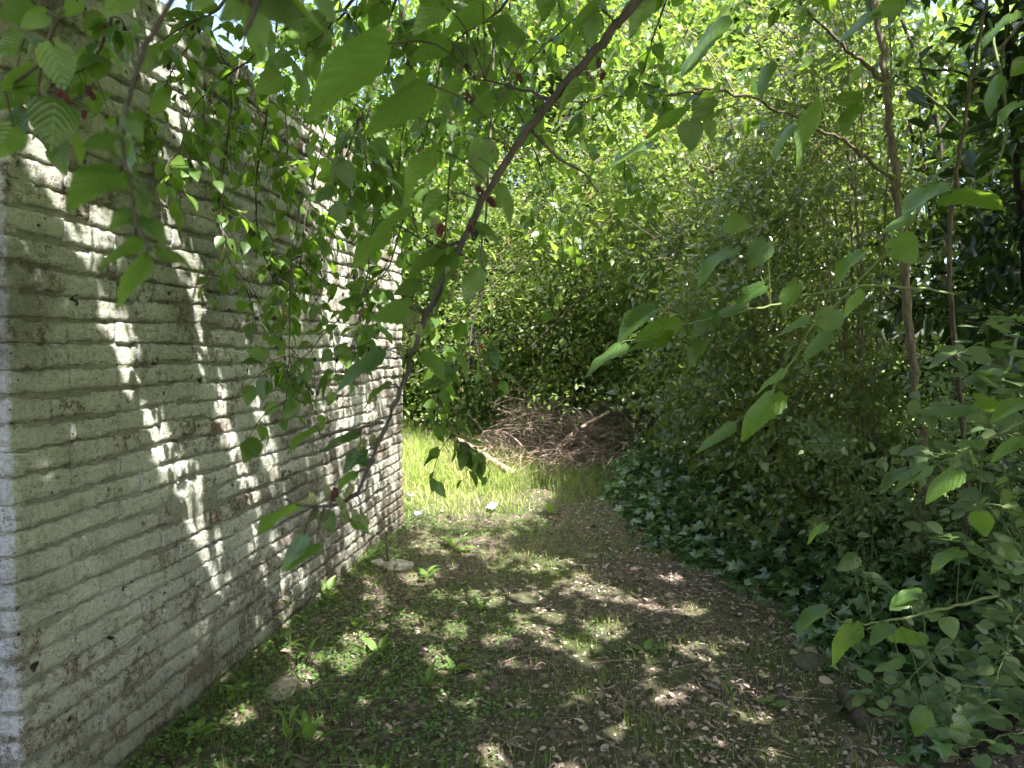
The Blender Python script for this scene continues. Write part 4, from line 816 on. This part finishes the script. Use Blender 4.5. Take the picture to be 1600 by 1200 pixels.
for (u, v), lab, n, size, ratio, up, sh in [((512, 950), 'weed with one broad sunlit leaf at the wall foot', 4, .13, .5, 1.2, .05), ((452, 1030), 'tall slender weed with narrow leaves against the wall', 9, .09, .25, 1.0, .26), ((482, 1040), 'weed of drooping narrow leaves beside the tall slender one', 5, .10, .28, 1.0, .08), ((555, 985), 'upright sunlit weed a step from the wall', 5, .10, .35, 1.6, .05), ((592, 1020), 'single pale plantain between the sunlit patches', 4, .10, .4, 1.3, 0),
    ((668, 1075), 'upright plantain in the shaded middle of the path', 4, .10, .3, 2.2, 0), ((485, 1165), 'cluster of upright dock leaves at the lower left', 5, .14, .42, 2.2, .03), ((450, 1170), 'tall thin dock seedling left of the dock cluster', 5, .10, .35, 1.8, .12), ((712, 1045), 'grey-green rosette weed on the shaded path', 6, .08, .35, .8, 0), ((1010, 1022), 'flat rosette with long pale leaf on bare soil', 4, .10, .4, .5, 0), ((750, 955), 'small upright weed between sun flecks', 3, .10, .4, 1.6, 0), ((712, 862), 'broad-leaved weed at the edge of the sunlit grass', 5, .16, .5, .8, .04), ((665, 905), 'small dock by the flat pale stone', 4, .12, .5, .9, .05),
    ((860, 805), 'weed with one bright leaf on the far litter', 3, .14, .45, 1.5, 0), ((985, 775), 'large soft leafed plant at the tip of the ivy', 7, .16, .6, .7, .08), ((655, 735), 'dock with large pale leaves against the wall end', 7, .26, .45, 1.0, .06), ((640, 700), 'dock half hidden by grass behind the wall corner', 6, .22, .45, 1.2, .06), ((310, 1175), 'low leafy weed at the foot of the wall, lower left', 8, .08, .55, .9, .06), ((370, 1110), 'creeping weed against the wall left of the tan stone', 8, .07, .5, .8, .06), ((1140, 1110), 'wispy seedling on the bare soil at the right', 5, .08, .2, 1.8, .14), ((1200, 1105), 'pale lobed weed on the bare soil near the dead trunk', 5, .07, .6, .5, .03)]:
    weed('broad_leaved_weed', G(u, v), lab, n, size, ratio, up, sh)

fy = rng.uniform(1.95, 5.8, 900); fx = wall_x(fy)+.02+rng.gamma(1.3, .04, 900)
WALL_FOOT = (fx, fy)
# ------------------------------------------------------------------ ground cover (nobody could count it)
def onpath(n, x0, x1, y0, y1):
    x = rng.uniform(x0, x1, n); y = y0*(y1/y0)**rng.random(n); ok = (x > wall_x(y)+.015) | (y > 6.0); return x[ok], y[ok]
def cover(name, T, x, y, hz, size, ratio, mat, lab, cat, tilt=.5, up=0.0, r=None):
    z = gz(x, y)+hz; n = len(x); a = rng.uniform(0, 6.283, n); yd_ = unit(np.stack([np.cos(a), np.sin(a), rng.normal(up, .3, n)], -1)); nr = unit(rng.normal(0, tilt, (n, 3))+np.array((0, 0, 1)))
    o = link(name, leaves(name, T, np.stack([x, y, z], -1), yd_, nr, size, size*ratio, r), None, M[mat]); return tag(o, lab, cat, kind='stuff')
x, y = onpath(26000, -1.5, 2.0, 1.7, 8.5); k = rng.random(len(x)) < np.clip(.35+.6*sstep(-.1, .9, x)+.3*fbm(x, y, 3), .05, 1); x, y = x[k], y[k]
cover('leaf_litter', T_MED, x, y, rng.uniform(.0, .014, len(x)), rng.uniform(.010, .034, len(x))*np.where(rng.random(len(x)) < .06, 2.3, 1), rng.uniform(.3, .7, len(x)), 'litter', 'dry brown leaf litter strewn over the dark soil of the path', 'leaf litter', .45)
x, y = onpath(42000, -1.5, 1.7, 1.7, 7.0); dn = np.clip(.55-.45*x+.75*fbm(x, y, 2.1, 4.)-.25, 0, 1)*np.where(x > .55, .3, 1); k = rng.random(len(x)) < dn; x, y = np.concatenate([x[k], WALL_FOOT[0]]), np.concatenate([y[k], WALL_FOOT[1]])
cover('clover', T_ROUND, x, y, rng.uniform(.006, .04, len(x)), rng.uniform(.010, .022, len(x)), rng.uniform(.75, 1, len(x)), 'clover', 'low small-leaved green ground cover on the path', 'ground cover', .4)
def blades(name, x, y, h, wd, mat, lab, bend=.5, cat='grass'):
    n = len(x); z = gz(x, y)-.005; a = rng.uniform(0, 6.283, n); d = np.stack([np.cos(a), np.sin(a), np.zeros(n)], -1)*(bend*h*rng.uniform(.2, 1.3, n))[:, None]; sd = np.stack([-np.sin(a), np.cos(a), np.zeros(n)], -1)*(wd/2)[:, None]; b = np.stack([x, y, z], -1); up = np.array((0, 0, 1.0))
    p1 = b+up*(h*.5)[:, None]+d*.22; p2 = b+up*(h*.85)[:, None]+d*.6; p3 = b+up*(h*.95)[:, None]+d
    V = np.stack([b-sd, b+sd, p1-sd*.8, p1+sd*.8, p2-sd*.5, p2+sd*.5, p3], 1).reshape(-1, 3); o = (np.arange(n)*7)[:, None]
    o_ = link(name, npmesh(name, V, [np.concatenate([o+np.array((0, 1, 3, 2)), o+np.array((2, 3, 5, 4))]), o+np.array((4, 5, 6))], True, np.repeat(rng.random(n), 7)), None, M[mat]); return tag(o_, lab, cat, kind='stuff')
x, y = onpath(34000, -1.5, 1.6, 1.7, 7.4); dn = np.clip(.25+.9*fbm(x, y, 3.0, 9.)-.25*sstep(.3, 1.1, x)+.35*sstep(5.6, 6.6, y), .02, 1); k = rng.random(len(x)) < dn; x, y = x[k], y[k]
# tufts where the photo shows them
tx, ty = [], []
for u, v, r, n in [(945, 975, .07, 130), (910, 1010, .05, 60), (860, 900, .1, 120), (1140, 1120, .08, 70), (700, 1000, .08, 110), (905, 1095, .03, 40), (420, 1120, .2, 320), (340, 1180, .2, 320), (1080, 955, .05, 40), (780, 880, .15, 200), (840, 860, .2, 240), (900, 850, .2, 200), (740, 830, .2, 260), (830, 1190, .15, 120), (1020, 1130, .06, 50)]:
    g = G(u, v); tx.append(rng.normal(g[0], r, n)); ty.append(rng.normal(g[1], r, n))
fy = rng.uniform(1.9, 5.9, 1500); fx = wall_x(fy)+.012+rng.gamma(1.2, .035, 1500); k = rng.random(1500) < .35+.6*fbm(fy, fy*0, 4); tx.append(fx[k]); ty.append(fy[k])
x = np.concatenate([x]+tx); y = np.concatenate([y]+ty); k = (x > wall_x(y)+.01) | (y > 6); x, y = x[k], y[k]
blades('grass', x, y, rng.uniform(.02, .085, len(x)), rng.uniform(.0016, .0034, len(x)), 'grass', 'sparse short grass in tufts on the path', .9)
n = 19000; x = rng.uniform(-2.6, .9, n); y = rng.uniform(6.3, 11.5, n); dn = np.clip(1.1*sstep(.2, -.3, x-.05*(y-7)+.3*fbm(x, y, 4))*sstep(6.2, 7.1, y)+.2*fbm(x, y, 3), 0, 1); k = (rng.random(n) < dn) & (x > -2.6); x, y = x[k], y[k]
blades('tall_grass', x, y, rng.uniform(.08, .42, len(x))*sstep(6.0, 8.8, y)*np.clip(.75+.7*fbm(x, y, 4.5, 2.2), .25, 1.3)+.05, rng.uniform(.004, .009, len(x)), 'tallgrass', 'lush tall bright grass in the sunlit clearing past the wall', 1.25)
n = 3200; x = rng.uniform(-.3, 1.3, n); y = rng.uniform(7.2, 8.9, n); k = rng.random(n) < .5+.6*fbm(x, y, 5, 3); x, y = x[k], y[k]; n = len(x); blades('grass', x, y, rng.uniform(.06, .28, n), rng.uniform(.003, .006, n), 'grass', 'shaded rough grass in front of the twig heap', .8)
# ivy over the bank
n = 9500; y = 2.5*(8.4/2.5)**rng.random(n); off_ = rng.gamma(1.6, .38, n)-.12; x = edge(y)+off_+.12*fbm(y, y*0, 5); k = (off_ < 1.7) & (rng.random(n) < np.where(off_ < .05, .25, 1)*np.where(y < 3.3, .35, 1)); x, y, off_ = x[k], y[k], off_[k]
cover('ivy', T_IVY, x, y, rng.random(len(x))**1.5*np.clip(.06+off_*.6, .02, .55), rng.uniform(.055, .11, len(x)), rng.uniform(.8, 1.1, len(x)), 'ivy', 'glossy dark green ivy carpeting the bank under the hedge', 'ivy', .55, -.25)

A_ = Acc()
for k in range(420):
    y = 1.8*(8/1.8)**random.random(); x = rnd(-.9, 1.7); a = rnd(0, 6.28); L = rnd(.05, .22); c = np.array((x, y, float(gz(x, y))+.012)); d = np.array((math.cos(a), math.sin(a), rnd(-.05, .12)))*L/2
    if x-L < wall_x(y): continue
    ln = smoothline([c-d, c+rng.normal(0, .008, 3), c+d], 3); r_ = rnd(.0012, .0035); A_.tube(ln, np.linspace(r_, r_*.5, len(ln)), 4)
tag(link('fallen_twigs', A_.mesh('fallen_twigs'), None, M['dry']), 'thin dry twigs scattered over the path among the dead leaves', 'twigs', kind='stuff')
